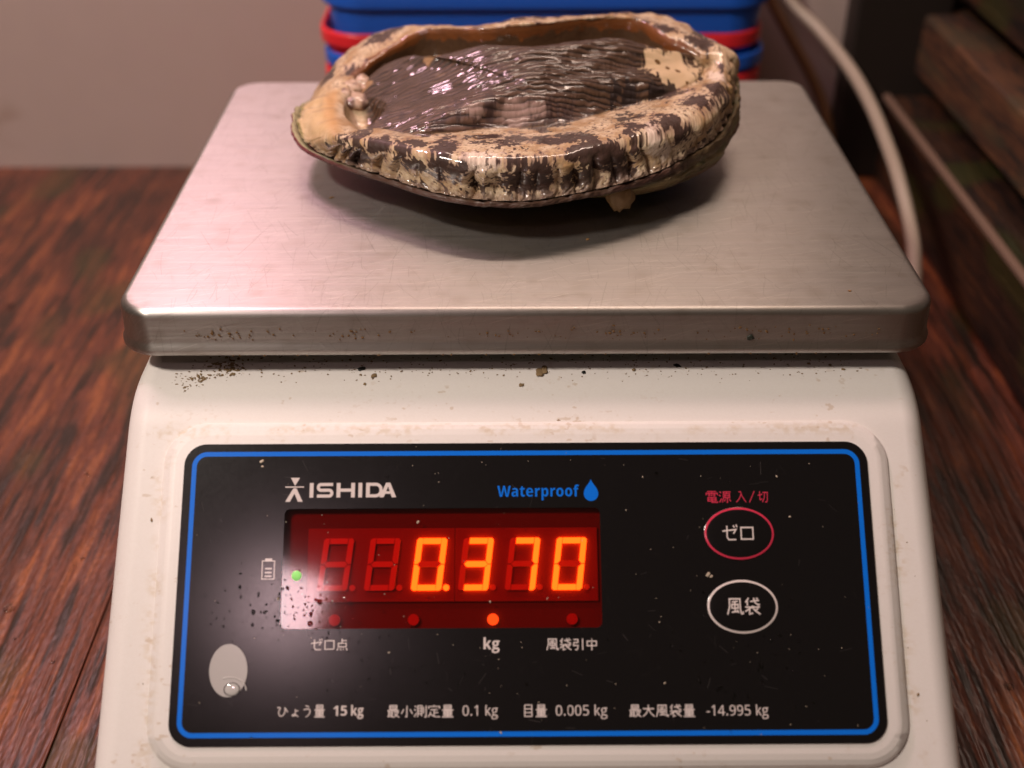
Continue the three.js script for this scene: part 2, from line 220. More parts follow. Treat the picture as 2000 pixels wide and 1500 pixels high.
// printing -------------------------------------------------------
const GLYPHS = {   // strokes on a 20 x 20 grid
  ゼ: '1,8 17,6.2 14,11|6.5,2 6.5,15 8.3,17.5 17,17.5|14,1.5 15.4,4.2|17.2,.8 18.6,3.5', ロ: '3,4 17,4 17,17 3,17 3,3.2',
  点: '9.5,1 9.5,8|9.5,4 17,4|4,8 16,8 16,13.5 4,13.5 4,7.2|3.5,15.5 2,19|7.5,15.5 8,18.8|12,15.5 12.8,18.8|16,15.3 18.2,18.8',
  風: '4,2 4,10 1.5,19|3.2,2 16,2 16,13 17,18 19,18 19,15.5|6.5,5.4 13.5,4.6|6.5,8 13.5,8 13.5,12 6.5,12 6.5,7.2|10,5 10,16|6,16.3 14,15.6|12.3,13.8 14.3,17.2',
  袋: '6,1 2,6|4.2,3.8 4.2,9.5|7.5,4.8 18,3.6|11.5,.8 13,6 17,9 18.3,7.5|14.5,1 16.3,2.4|1.5,11 18.5,11|10,9.3 10,11|9.5,11 1.5,15.8|6.5,13.5 6.5,18.5 10.5,17.4|9.8,11.2 13,15 18.8,18.8|16.5,12.6 12.6,14.8',
  引: '2,3 9,3 9,7.5 2.8,7.5 2.2,12 9,12 8.4,17 7,18.5 4.5,18|16,1.5 16,19', 中: '3,5.5 17,5.5 17,12.5 3,12.5 3,4.7|10,1 10,19.5',
  電: '3,1.8 17,1.8|1.5,7.6 1.5,4.5 18.5,4.5 18.5,7.3|10,1.8 10,9|4.5,6.4 7.8,6.4|4.5,8.4 7.8,8.4|12.2,6.4 15.5,6.4|12.2,8.4 15.5,8.4|4,11 16,11 16,16.3 4,16.3 4,10.3|4,13.6 16,13.6|10,11 10,18.5 18.5,18.5 18.5,16.8',
  源: '2,2 4.5,4|1,7 3.5,9|1.5,18.5 5,12.5|7,2.5 19,2.5|8,2.5 7.8,11 5.8,18.5|13,2.5 12,5|10,5.2 17,5.2 17,11.4 10,11.4 10,4.5|10,8.3 17,8.3|13.5,11.4 13.5,18.5 12,18.5|10.5,13.5 8.8,17|16.5,13.5 18.5,17',
  入: '6,2.5 10,2.5 11.5,8 19,18.5|10.5,6 7,13 1,18.5', 切: '1,8 9.5,6.2|4.5,1.5 4.5,14.5 6,15 9,12.8|9.5,3.5 18.5,3.5 17.8,16 16.5,18.3 13.5,17.8|13.5,3.5 12.5,12 8.5,18.5',
  '/': '15,1 5,19', ひ: '1.5,4.8 7.5,4 5,8.5 4,12 4.8,15.6 7.5,17.8 11,17 13.6,13.5 14.5,9 13.6,4 16,8 19,11.5', ょ: '11,7 11,15.5|11,10 16,9.5|11,15.5 8.5,17.8 5.8,16.7 7,14.9 11,15.3 16,18.3',
  う: '7,2 13,3.8|4,8.2 9,6.7 13.5,7 15,10 14,14 11.5,17 8,19', 量: '5,1.5 15,1.5 15,6.5 5,6.5 5,.8|5,4 15,4|1.5,8.5 18.5,8.5|4.5,10.3 15.5,10.3 15.5,14.5 4.5,14.5 4.5,9.6|4.5,12.4 15.5,12.4|10,10.3 10,18.8|3.5,16.6 16.5,16.6|1.5,18.8 18.5,18.8',
  最: '5,1.5 15,1.5 15,6.8 5,6.8 5,.8|5,4.1 15,4.1|1.5,8.8 18.5,8.8|3.5,8.8 3.5,18|8.5,8.8 8.5,19.3|3.5,11.7 8.5,11.7|3.5,14.5 8.5,14.5|1.5,18 9.8,16.8|10.8,11.2 17.3,11.2 15,15.5 10,19|12,13 14.5,16 19,19',
  小: '10,1.5 10,18 7.5,18|5.5,7 2,14|14.5,7 18.5,14', 測: '1.5,2 4,4|.8,7 3.2,9|1,18.5 4.2,12.5|6,2 12,2 12,13.5 6,13.5 6,1.3|6,5.8 12,5.8|6,9.6 12,9.6|7.5,13.5 5.3,18.5|10.5,13.5 12.5,17.5|14.6,3.5 14.6,13.5|18.3,1.5 18.3,18.5 15.8,18.3',
  定: '10,.8 10,3|2,6.5 2,3.2 18,3.2 18,6.5|4.5,7.8 15.5,7.8|10,7.8 10,17.5|10,12.3 16,12.3|5,10.5 4.5,14 1.5,18.8|4.6,14 8,17 12,18.2 19,18.4', 目: '4.5,1.5 15.5,1.5 15.5,18.5 4.5,18.5 4.5,.8|4.5,7.2 15.5,7.2|4.5,12.8 15.5,12.8', 大: '1.5,7 18.5,7|10,1 9.5,8 6.5,14 1.5,18.8|10.2,7 13,13.5 18.8,18.8',
};
const KP = 10.556;                                                          // texture pixels per millimetre
const WHITE = '#d6cbc6', BLUE = '#0a6fe0', RED = '#c8344e';
function kanji(c, text, x0, y0, x1, y1, col, weight = 1.9, gap = 1) {       // box in mm
  const n = [...text].length, cw = (x1 - x0) / n, ch = y1 - y0; c.strokeStyle = col; c.lineJoin = 'miter'; c.lineCap = 'butt';
  [...text].forEach((t, i) => {
    if (!GLYPHS[t]) return; c.save(); c.translate((x0 + cw * i) * KP, y0 * KP); c.scale(cw * KP * gap / 20, ch * KP / 20); c.lineWidth = weight;
    for (const st of GLYPHS[t].split('|')) { const p = st.split(' ').map((q) => q.split(',').map(Number)); c.beginPath();
      if ('ひょう'.includes(t) && p.length > 4) { c.moveTo(...p[0]); for (let k = 1; k + 1 < p.length; k++) c.quadraticCurveTo(p[k][0], p[k][1], (p[k][0] + p[k + 1][0]) / 2, (p[k][1] + p[k + 1][1]) / 2); c.lineTo(...p.at(-1)); } else p.forEach((q, k) => (k ? c.lineTo(...q) : c.moveTo(...q)));
      c.stroke(); }
    c.restore();
  });
}
function latin(c, text, x0, x1, yb, cap, col, bold = true) {                // left, right, baseline, capital height in mm
  c.save(); c.font = (bold ? 'bold ' : '') + '100px sans-serif'; const w = c.measureText(text).width; c.fillStyle = col; c.translate(x0 * KP, yb * KP); c.scale((x1 - x0) * KP / w, cap * KP / 71.4); c.fillText(text, 0, 0); c.restore();
}
function roundRectPath(c, x0, y0, x1, y1, r) { c.beginPath(); c.moveTo((x0 + r) * KP, y0 * KP); c.arcTo(x1 * KP, y0 * KP, x1 * KP, y1 * KP, r * KP); c.arcTo(x1 * KP, y1 * KP, x0 * KP, y1 * KP, r * KP); c.arcTo(x0 * KP, y1 * KP, x0 * KP, y0 * KP, r * KP); c.arcTo(x0 * KP, y0 * KP, x1 * KP, y0 * KP, r * KP); c.closePath(); }
const tPanel = canvasTex(2048, 872, (c) => {
  c.fillStyle = '#121011'; c.fillRect(0, 0, 2048, 872);
  c.strokeStyle = BLUE; c.lineWidth = 1.35 * KP; roundRectPath(c, 2.9, 2.9, 191.1, 79.7, 3.6); c.stroke();
  // maker's mark: balance sign and word
  c.fillStyle = WHITE; const poly = (...p) => { c.beginPath(); p.forEach(([x, y], i) => (i ? c.lineTo(x * KP, y * KP) : c.moveTo(x * KP, y * KP))); c.closePath(); c.fill(); };
  poly([30.35, 9.75], [33.0, 9.75], [31.68, 12.1]); c.fillRect(28.9 * KP, 12.2 * KP, 5.3 * KP, 0.38 * KP);
  poly([31.2, 12.75], [32.1, 12.75], [34.0, 16.6], [32.6, 16.6], [31.55, 14.3], [30.35, 16.6], [29.0, 16.6]);
  { const x0 = 35.8, yb = 15.45, h = 4.2, st = 1.12; c.strokeStyle = WHITE; c.lineWidth = st * KP; c.lineJoin = 'miter';
    const go = (...p) => { c.beginPath(); for (const q of p) { if (q.length === 2) (q === p[0] ? c.moveTo : c.lineTo).call(c, (x0 + q[0]) * KP, (yb - q[1]) * KP); else c.arcTo((x0 + q[0]) * KP, (yb - q[1]) * KP, (x0 + q[2]) * KP, (yb - q[3]) * KP, q[4] * KP); } c.stroke(); };
    const k = st / 2, m = h / 2, th = 0.92; go([k, 0], [k, h]);
    c.lineWidth = th * KP; const t2 = th / 2; go([6.6, h - t2], [2.0 + t2, h - t2, 2.0 + t2, m, 0.75], [2.0 + t2, m, 4, m, 0.75], [6.75 - t2, m, 6.75 - t2, t2, 0.8], [6.75 - t2, t2, 4, t2, 0.8], [2.1, t2]);
    c.lineWidth = st * KP; go([7.6 + k, 0], [7.6 + k, h]); go([11.7 + k, 0], [11.7 + k, h]); c.lineWidth = th * KP; go([8.4, m], [12, m]);
    c.lineWidth = st * KP; go([13.75 + k, 0], [13.75 + k, h]);
    c.lineWidth = th * KP; go([16.6, h - t2], [20.6 - t2, h - t2, 20.6 - t2, m, 1.5], [20.6 - t2, t2, 18, t2, 1.5], [16.2, t2]); c.lineWidth = st * KP; go([15.9 + k, 0], [15.9 + k, h]);
    poly([x0 + 19.7, yb], [x0 + 21.55, yb - h], [x0 + 22.75, yb - h], [x0 + 24.5, yb], [x0 + 23.25, yb], [x0 + 22.85, yb - 1.0], [x0 + 21.4, yb - 1.0], [x0 + 20.95, yb]);
    c.fillStyle = '#121011'; poly([x0 + 21.65, yb - 1.75], [x0 + 22.15, yb - 3.05], [x0 + 22.6, yb - 1.75]); }
  latin(c, 'Waterproof', 88.8, 111.8, 15.42, 3.2, BLUE);
  c.fillStyle = BLUE; c.beginPath(); c.moveTo(115.27 * KP, 10.5 * KP); c.bezierCurveTo(115.8 * KP, 12.1 * KP, 117.3 * KP, 12.9 * KP, 117.3 * KP, 14.7 * KP); c.arc(115.25 * KP, 14.7 * KP, 2.05 * KP, 0, Math.PI); c.bezierCurveTo(113.2 * KP, 12.9 * KP, 114.7 * KP, 12.1 * KP, 115.27 * KP, 10.5 * KP); c.fill();
  // battery sign
  c.strokeStyle = WHITE; c.lineWidth = 0.32 * KP; c.strokeRect(23.4 * KP, 33.1 * KP, 3.4 * KP, 5.0 * KP); c.fillStyle = WHITE; c.fillRect(24.1 * KP, 32.4 * KP, 2.0 * KP, 0.6 * KP); for (const y of [35.0, 36.1, 37.1]) c.fillRect(24.2 * KP, y * KP, 1.9 * KP, 0.45 * KP);
  kanji(c, 'ゼロ点', 37.5, 54.2, 48.0, 57.7, WHITE); latin(c, 'kg', 84.6, 89.45, 57.4, 3.05, WHITE); kanji(c, '風袋引中', 102.0, 54.4, 116.4, 57.9, WHITE);
  kanji(c, 'ひょう量', 28.9, 71.7, 42.3, 75.2, WHITE, 1.8); latin(c, '15', 44.2, 48.2, 74.75, 2.7, WHITE); latin(c, 'kg', 48.9, 52.6, 74.75, 2.6, WHITE);
  kanji(c, '最小測定量', 58.7, 71.9, 77.1, 75.4, WHITE, 1.8); latin(c, '0.1 kg', 79.1, 88.9, 74.95, 2.65, WHITE, false);
  kanji(c, '目量', 95.3, 71.95, 102.3, 75.4, WHITE, 1.8); latin(c, '0.005 kg', 104.3, 118.5, 75.0, 2.65, WHITE, false);
  kanji(c, '最大風袋量', 124.1, 72.1, 142.4, 75.6, WHITE, 1.8); latin(c, '-14.995 kg', 145.1, 162.1, 75.25, 2.65, WHITE, false);
  kanji(c, '電源', 147.5, 13.9, 154.9, 17.6, RED, 1.7); kanji(c, '入/切', 156.0, 13.9, 165.3, 17.6, RED, 1.7);
  for (const [cx, cy, col] of [[156.5, 26.12, RED], [156.45, 46.3, WHITE]]) { c.strokeStyle = col; c.lineWidth = 0.62 * KP; c.beginPath(); c.ellipse(cx * KP, cy * KP, 9.45 * KP, 7.0 * KP, 0, 0, 6.2832); c.stroke(); }
  kanji(c, 'ゼロ', 151.5, 23.5, 161.0, 28.5, WHITE, 1.75); kanji(c, '風袋', 151.8, 43.7, 161.5, 48.7, WHITE, 1.75);
  // fine scratches worn into the print
  for (let i = 0; i < 170; i++) { const x = rr(3, 190) * KP, y = rr(3, 80) * KP, a = rr(-0.5, 2.2), l = rr(2, 40); c.strokeStyle = `rgba(205,195,185,${rr(0.06, 0.32)})`; c.lineWidth = rr(0.5, 1.3); c.beginPath(); c.moveTo(x, y); c.lineTo(x + Math.cos(a) * l, y + Math.sin(a) * l); c.stroke(); }
});
const panelUV = (x, y) => [x / 0.194 + 0.5, 1 + y / 0.0826];
const tFilm = dataTex(1024, 512, (u, v) => { const n = fbm(u * 14, v * 7, 4), f = fbm(u * 260, v * 120, 2); return clamp(0.18 + 0.02 * (n - 0.5) + 0.02 * (f - 0.5)); }, false);
const mPanel = phys([1, 1, 1], { map: tPanel, roughness: 1, roughnessMap: tFilm, });
const panelShape = rrect(U(0), V(82.6), U(194), V(0), 0.0062); panelShape.holes.push(rrect(U(29), V(51.7), U(117.6), V(18.6), 0.0016, THREE.Path));
const gPanel = uvBy(new THREE.ExtrudeGeometry(panelShape, { depth: 0.0004, bevelEnabled: false, curveSegments: 10 }).translate(0, 0, -0.0004), panelUV);
const panel = onPanel(part('control_panel', gPanel, mPanel, scale, 'glossy black panel printed in white, blue and red'));
for (const [cx, cy, label] of [[156.5, 26.12, 'zero button with red oval ring'], [156.45, 46.3, 'tare button with white oval ring']]) {
  const g = new THREE.SphereGeometry(1, 40, 10, 0, 6.2832, 0, Math.PI / 2).rotateX(Math.PI / 2); g.scale(0.0100, 0.0075, 0.0007); g.translate(U(cx), V(cy), 0); uvBy(g, panelUV); part('button', g, mPanel, panel, label);
}
// level glass
{
  const g = new THREE.CylinderGeometry(1, 1, 0.0006, 40).rotateX(Math.PI / 2); g.scale(0.0052, 0.00705, 1); const lw = part('level_glass', g, phys([0.42, 0.40, 0.38], { roughness: 0.22, clearcoat: 0.6, clearcoatRoughness: 0.05 }), panel, 'oval grey bubble level window'); lw.position.set(U(15.5), V(62.7), 0); lw.rotation.z = 0.04;
  part('bubble', new THREE.TorusGeometry(0.0020, 0.00013, 8, 32).scale(1.05, 0.85, 1), std([0.08, 0.07, 0.07], { roughness: 0.3 }), lw).position.set(0.0010, -0.0050, 0.00035);
  part('bubble_shine', new THREE.SphereGeometry(0.0019, 20, 6, 0, 6.2832, 0, Math.PI / 2).rotateX(Math.PI / 2).scale(1.05, 0.85, 0.12), phys([0.5, 0.48, 0.46], { roughness: 0.1, clearcoat: 1 }), lw).position.set(0.0010, -0.0050, 0.0003);
  part('level_ring', new THREE.TorusGeometry(0.0046, 0.0002, 6, 30, Math.PI * 0.62).scale(1, 0.8, 0.6), std([0.52, 0.50, 0.48], { roughness: 0.3 }), lw).position.set(0.0003, -0.0055, 0.0003);
}
// display: red filter, digit modules behind it
const mPane = phys([0.80, 0.085, 0.075], { transmission: 1, thickness: 0, roughness: 0.07, ior: 1.5 });
const win = onPanel(part('display_window', new THREE.ShapeGeometry(rrect(U(29.02), V(51.68), U(117.58), V(18.62), 0.0016), 8), mPane, scale, 'dark red display filter')); win.position.addScaledVector(new THREE.Vector3(0, 0.7373, 0.67556), -0.0001);
const FLOOR = -0.0018;
part('display_board', new THREE.BoxGeometry(0.0935, 0.0385, 0.0002).translate(U(73.3), V(35.1), FLOOR - 0.0009), std([0.11, 0.07, 0.06], { roughness: 0.6 }), win);
const mModule = std([0.24, 0.07, 0.05], { roughness: 0.55 });
for (const [u0, u1] of [[35.6, 76.88], [76.94, 116.9]]) part('digit_module', new RoundedBoxGeometry((u1 - u0) * mm, 0.0205, 0.0008, 2, 0.0002).translate(U((u0 + u1) / 2), V(34.2), FLOOR - 0.0004), mModule, win);
const mLit = std([0.6, 0.3, 0.1], { roughness: 0.5 }); mLit.emissive.setRGB(1.0, 0.52, 0.03); mLit.emissiveIntensity = 6.0;
const mOff = std([0.72, 0.44, 0.28], { roughness: 0.5 });
const SEG = (() => {
  const W = 8.4, Hh = 14.5, t = 1.55, g = 0.16, h = Hh / 2, c = 0.55;
  return { a: [[t + g, 0], [W - t - g, 0], [W - t - g, t], [t + g, t]], d: [[t + g, Hh - t], [W - t - g, Hh - t], [W - t - g, Hh], [t + g, Hh]],
    f: [[0, c], [c, 0], [t, 0], [t, h - t / 2 - g], [t * 0.55, h - g], [0, h - g]], e: [[0, h + g], [t * 0.55, h + g], [t, h + t / 2 + g], [t, Hh], [c, Hh], [0, Hh - c]],
    b: [[W - t, 0], [W - c, 0], [W, c], [W, h - g], [W - t * 0.55, h - g], [W - t, h - t / 2 - g]], c: [[W - t, h + t / 2 + g], [W - t * 0.55, h + g], [W, h + g], [W, Hh - c], [W - c, Hh], [W - t, Hh]],
    g: [[t * 0.62, h], [t + g, h - t / 2], [W - t - g, h - t / 2], [W - t * 0.62, h], [W - t - g, h + t / 2], [t + g, h + t / 2]] };
})();
const segGeo = {}; for (const k of Object.keys(SEG)) { const s = new THREE.Shape(SEG[k].map(([x, y]) => new THREE.Vector2((x + (14.5 - y) * 0.118) * mm, -y * mm))); segGeo[k] = new THREE.ExtrudeGeometry(s, { depth: 0.0008, bevelEnabled: false }); }
const dotGeo = new THREE.CylinderGeometry(0.00085, 0.00085, 0.0004, 20).rotateX(Math.PI / 2).translate(0.0098, -0.0137, 0.0002);
['', '', 'abcdef.', 'abgcd', 'abc', 'abcdef'].forEach((lit, i) => {
  const at = [U(38.56 + 13.05 * i), V(26.85), FLOOR];
  for (const k of [...Object.keys(SEG), '.']) { const on = lit.includes(k); part(k === '.' ? 'decimal_point' : 'digit_segment', k === '.' ? dotGeo : segGeo[k], on ? mLit : mOff, win, on ? 'glowing orange segment' : null).position.set(...at); }
});
const ledGeo = new THREE.CylinderGeometry(0.00155, 0.00155, 0.0008, 24).rotateX(Math.PI / 2);
const mLed = std([0.5, 0.12, 0.10], { roughness: 0.35 }), mLedOn = std([0.5, 0.1, 0.1]); mLedOn.emissive.setRGB(1, 0.45, 0.05); mLedOn.emissiveIntensity = 2.3;
for (const [u, on] of [[43.66, 0], [65.5, 0], [87.5, 1], [109.4, 0]]) part('indicator_light', ledGeo, on ? mLedOn : mLed, win, on ? 'lit red kg light' : null).position.set(U(u), V(49.3), FLOOR);
const mGreen = std([0.2, 0.5, 0.1]); mGreen.emissive.setRGB(0.35, 0.9, 0.25); mGreen.emissiveIntensity = 0.34;
part('battery_light', new THREE.SphereGeometry(0.0015, 20, 12).scale(1, 1, 0.35), mGreen, win, 'small green battery light').position.set(U(33.0), V(37.2), -0.0002);

// dried splashes, crumbs and water on the face
{
  const n = new THREE.Vector3(0, 0, 1), P = [], D = []; const cl = [[36, 46, 10, 90], [50, 60, 16, 60], [150, 66, 20, 50], [165, 52, 12, 20], [20, 45, 12, 40], [100, 40, 60, 60]];
  for (const [u, v, s, k] of cl) for (let i = 0; i < k; i++) { const a = u + s * (rnd() + rnd() - 1) * 1.4, b = v + s * (rnd() + rnd() - 1); if (a < 1 || a > 193 || b < 1 || b > 81.5) continue; const r = rr(0.00010, 0.00034) * (rnd() < 0.08 ? 2.1 : 1); const g = new THREE.SphereGeometry(r, 8, 4, 0, 6.2832, 0, Math.PI / 2).rotateX(Math.PI / 2); g.scale(rr(0.8, 1.5), rr(0.8, 1.7), 0.6); g.translate(U(a), V(b), 0.00002); D.push(g); }
  part('water_droplets', mergeGeometries(D), mDrop, panel, 'small water droplets on the panel', 'stuff');
  for (let i = 0; i < 120; i++) P.push([U(rr(2, 192)), V(rr(1, 81)), 0.00005, n, rr(0.00005, 0.00013) * (rnd() < 0.1 ? 1.8 : 1), rr(1, 2)]);
  for (const [u, v, s] of [[22, 5, 0.00075], [22.2, 6.5, 0.0005], [147.3, 37.5, 0.0008], [148.2, 38, 0.0006], [28.2, 43.5, 0.0005], [66.5, 22.5, 0.0005], [171, 21.5, 0.0004], [168, 10, 0.0004], [130, 10, 0.0003]]) P.push([U(u), V(v), 0.0001, n, s * 0.6, 1.5]);
  part('dried_specks', crumbs(P), std([0.42, 0.35, 0.26], { roughness: 0.45 }), panel, 'dried tan specks on the panel', 'stuff');
}
// steel pan -------------------------------------------------------
const tSteelR = canvasTex(2048, 2048, (c) => {                              // roughness: brushing along x, scratches; 0.25 m a side
  c.fillStyle = 'rgb(98,98,98)'; c.fillRect(0, 0, 2048, 2048);
  for (let i = 0; i < 16000; i++) { const g = Math.floor(rr(62, 140)); c.fillStyle = `rgba(${g},${g},${g},${rr(0.05, 0.28)})`; c.fillRect(rr(-300, 2048), rr(0, 2048), rr(60, 500), rr(0.7, 2.0)); }
  for (let i = 0; i < 2600; i++) { const x = rr(0, 2048), y = rr(0, 2048), a = rnd() < 0.55 ? rr(0.12, 0.5) : rr(0.9, 2.4), l = rr(10, 130), d = rnd() < 0.5; c.strokeStyle = d ? `rgba(150,150,150,${rr(0.1, 0.5)})` : `rgba(45,45,45,${rr(0.1, 0.5)})`; c.lineWidth = rr(0.5, 1.5); c.beginPath(); c.moveTo(x, y); c.quadraticCurveTo(x + Math.cos(a) * l / 2 + rr(-5, 5), y + Math.sin(a) * l / 2, x + Math.cos(a) * l, y + Math.sin(a) * l); c.stroke(); }
}, false);
const tSteelB = canvasTex(2048, 2048, (c) => {
  c.fillStyle = 'rgb(128,128,128)'; c.fillRect(0, 0, 2048, 2048);
  for (let i = 0; i < 22000; i++) { const g = Math.floor(rr(70, 190)); c.fillStyle = `rgba(${g},${g},${g},${rr(0.05, 0.3)})`; c.fillRect(rr(-300, 2048), rr(0, 2048), rr(60, 500), rr(0.7, 2.2)); }
  for (let i = 0; i < 1500; i++) { const x = rr(0, 2048), y = rr(0, 2048), a = rnd() < 0.55 ? rr(0.12, 0.5) : rr(0.9, 2.4), l = rr(8, 120); c.strokeStyle = rnd() < 0.4 ? `rgba(220,220,220,${rr(0.1, 0.4)})` : `rgba(20,20,20,${rr(0.08, 0.3)})`; c.lineWidth = rr(0.6, 1.5); c.beginPath(); c.moveTo(x, y); c.quadraticCurveTo(x + Math.cos(a) * l / 2 + rr(-6, 6), y + Math.sin(a) * l / 2, x + Math.cos(a) * l, y + Math.sin(a) * l); c.stroke(); }
}, false);
const tSteelC = canvasTex(2048, 2048, (c) => {
  c.fillStyle = 'rgb(184,180,175)'; c.fillRect(0, 0, 2048, 2048);
  for (let i = 0; i < 9000; i++) { const g = Math.floor(rr(140, 225)); c.fillStyle = `rgba(${g},${g - 3},${g - 7},${rr(0.03, 0.12)})`; c.fillRect(rr(-400, 2048), rr(0, 2048), rr(80, 900), rr(0.8, 3.2)); }
  for (let i = 0; i < 900; i++) { const x = rr(0, 2048), y = rr(0, 2048), r = rr(4, 40), g = c.createRadialGradient(x, y, 0, x, y, r); g.addColorStop(0, `rgba(120,105,88,${rr(0.03, 0.14)})`); g.addColorStop(1, 'rgba(120,105,88,0)'); c.fillStyle = g; c.fillRect(x - r, y - r, 2 * r, 2 * r); }
  for (let i = 0; i < 4200; i++) { const x = rr(0, 2048), y = rr(0, 2048), up = rnd() < 0.45, a = up ? rr(1.1, 2.2) : rr(0.15, 0.5), l = up ? rr(20, 130) : rr(15, 110); c.strokeStyle = up ? `rgba(80,72,65,${rr(0.06, 0.24)})` : `rgba(245,240,232,${rr(0.08, 0.4)})`; c.lineWidth = rr(0.6, 1.5); c.beginPath(); c.moveTo(x, y); c.quadraticCurveTo(x + Math.cos(a) * l / 2 + rr(-7, 7), y + Math.sin(a) * l / 2, x + Math.cos(a) * l, y + Math.sin(a) * l); c.stroke(); }
});
for (const t of [tSteelR, tSteelB, tSteelC]) t.repeat.set(4, 4);
const mSteel = phys([1, 1, 1], { map: tSteelC, metalness: 0.95, roughness: 1, roughnessMap: tSteelR, bumpMap: tSteelB, bumpScale: 0.00004, anisotropy: 0.75, anisotropyRotation: Math.PI / 2 });
{
  const r = 0.0023, st = [[0.03, PAN], [0.008, PAN], [0.0048, PAN]]; for (let i = 0; i <= 8; i++) { const a = i / 8 * Math.PI / 2; st.push([r * (1 - Math.sin(a)) + 0.0006, PAN - r * (1 - Math.cos(a)), r * a]); }
  st.push([0.0005, PAN - 0.0060, 0.008], [0.0003, PAN - 0.0098, 0.012], [0.0001, PAN - 0.0112, 0.0133], [-0.0005, PAN - 0.0124, 0.0146], [-0.0005, PAN - 0.0136, 0.0158], [0.0001, PAN - 0.0145, 0.0168], [0.0009, PAN - 0.0148, 0.0176], [0.0014, PAN - 0.0143, 0.018], [0.0018, PAN - 0.011, 0.021], [0.0022, PAN - 0.005, 0.027], [0.0045, PAN - 0.0016, 0.03], [0.03, PAN - 0.0014, 0.05]);
  const g = ringLoft(PW, PD, 0.0115, st, true, true, 12); const pan = part('weighing_pan', g, mSteel, scale, 'brushed steel pan with worn edges'); pan.position.set(0, 0, -PD / 2);
  const f = new THREE.Vector3(0, 0, 1), up = new THREE.Vector3(0, 1, 0), A = [], B = [], zf = PD / 2 - 0.0002;
  for (const [cx, s, k] of [[-0.088, 0.022, 34], [-0.05, 0.014, 16], [-0.002, 0.016, 12], [0.03, 0.012, 18], [0.072, 0.02, 26], [0.098, 0.01, 8], [0, 0.12, 26]]) for (let i = 0; i < k; i++) { const x = cx + s * (rnd() + rnd() - 1); if (Math.abs(x) > 0.103) continue; A.push([x, PAN - 0.0075 + 0.0028 * (rnd() + rnd() - 1), zf, f, rr(0.00010, 0.00036), rr(1, 1.8)]); }
  for (let i = 0; i < 24; i++) A.push([rr(-0.1, 0.1), PAN - 0.0144, zf + 0.0005, f, rr(0.0001, 0.0003), 1.6]);
  A.push([-0.065, PAN + 0.0001, 0.02, up, 0.0005, 2], [0.02, PAN + 0.0001, 0.052, up, 0.0006, 1.2], [0.095, PAN + 0.0001, 0.086, up, 0.0005, 1.2]); B.push([0.0650, PAN - 0.0092, zf, f, 0.0010, 1.15]);
  part('rust_specks', crumbs(A), std([0.20, 0.105, 0.035], { roughness: 0.8 }), pan, 'brown rust specks along the skirt of the pan', 'stuff');
  part('dark_speck', crumbs(B), std([0.02, 0.025, 0.015], { roughness: 0.6 }), pan);
}
// dirt on the housing's shoulder
{
  const up = new THREE.Vector3(0, 1, 0), n = new THREE.Vector3(0, 0.737, 0.676), A = [], B = [];
  const face = (x, z) => (z < -0.004 ? [x, 0.0989, z, up] : z < 0.0152 ? [x, lerp(0.0988, 0.0906, ((z + 0.004) / 0.0192) ** 1.7), z, z > 0.006 ? n : up] : [x, 0.0905 - (z - 0.0152) * 0.9163, z, n]);
  for (let i = 0; i < 520; i++) { const x = rr(-0.1, 0.1), z = -0.003 + 0.011 * (rnd() + rnd() + rnd() - 1.7); A.push([...face(x, z), rr(0.00008, 0.00028) * (rnd() < 0.06 ? 2.2 : 1), rr(1, 2)]); }
  for (let i = 0; i < 190; i++) { const k = rnd() < 0.5, x = (k ? -0.0985 : -0.089) + 0.006 * (rnd() + rnd() + rnd() - 1.5), z = (k ? 0.002 : -0.004) + 0.006 * (rnd() + rnd() - 1); A.push([...face(x, z), rr(0.0001, 0.00034) * (0.5 + rnd()), rr(1.2, 3.0)]); }
  for (let i = 0; i < 170; i++) { const x = rr(-0.109, 0.109), z = rr(0.006, 0.084); if (Math.abs(x) < 0.1035 && z > 0.0165) continue; A.push([...face(x, z), rr(0.00007, 0.0002) * (rnd() < 0.08 ? 2 : 1), rr(1, 2)]); }
  for (const [x, z, s, l] of [[0.004, -0.001, 0.0013, 1.6], [0.0055, -0.0022, 0.0009, 2.4], [-0.0015, 0.0035, 0.0009, 1.3], [-0.045, 0.000, 0.0009, 1.4]]) A.push([...face(x, z), s, l]);
  for (const [x, z, s] of [[-0.011, 0.0185, 0.0005], [-0.002, 0.0205, 0.0006], [-0.018, 0.0125, 0.0003], [-0.049, -0.003, 0.0009], [0.017, -0.001, 0.0006], [0.045, -0.004, 0.0009]]) B.push([...face(x, z), s, 1.4]);
  part('dirt_specks', crumbs(A), std([0.22, 0.145, 0.07], { roughness: 0.85 }), scale, 'brown dirt specks on the housing under the pan', 'stuff');
  part('black_specks', crumbs(B), std([0.012, 0.012, 0.010], { roughness: 0.5 }), scale, 'larger black specks under the pan', 'stuff');
}

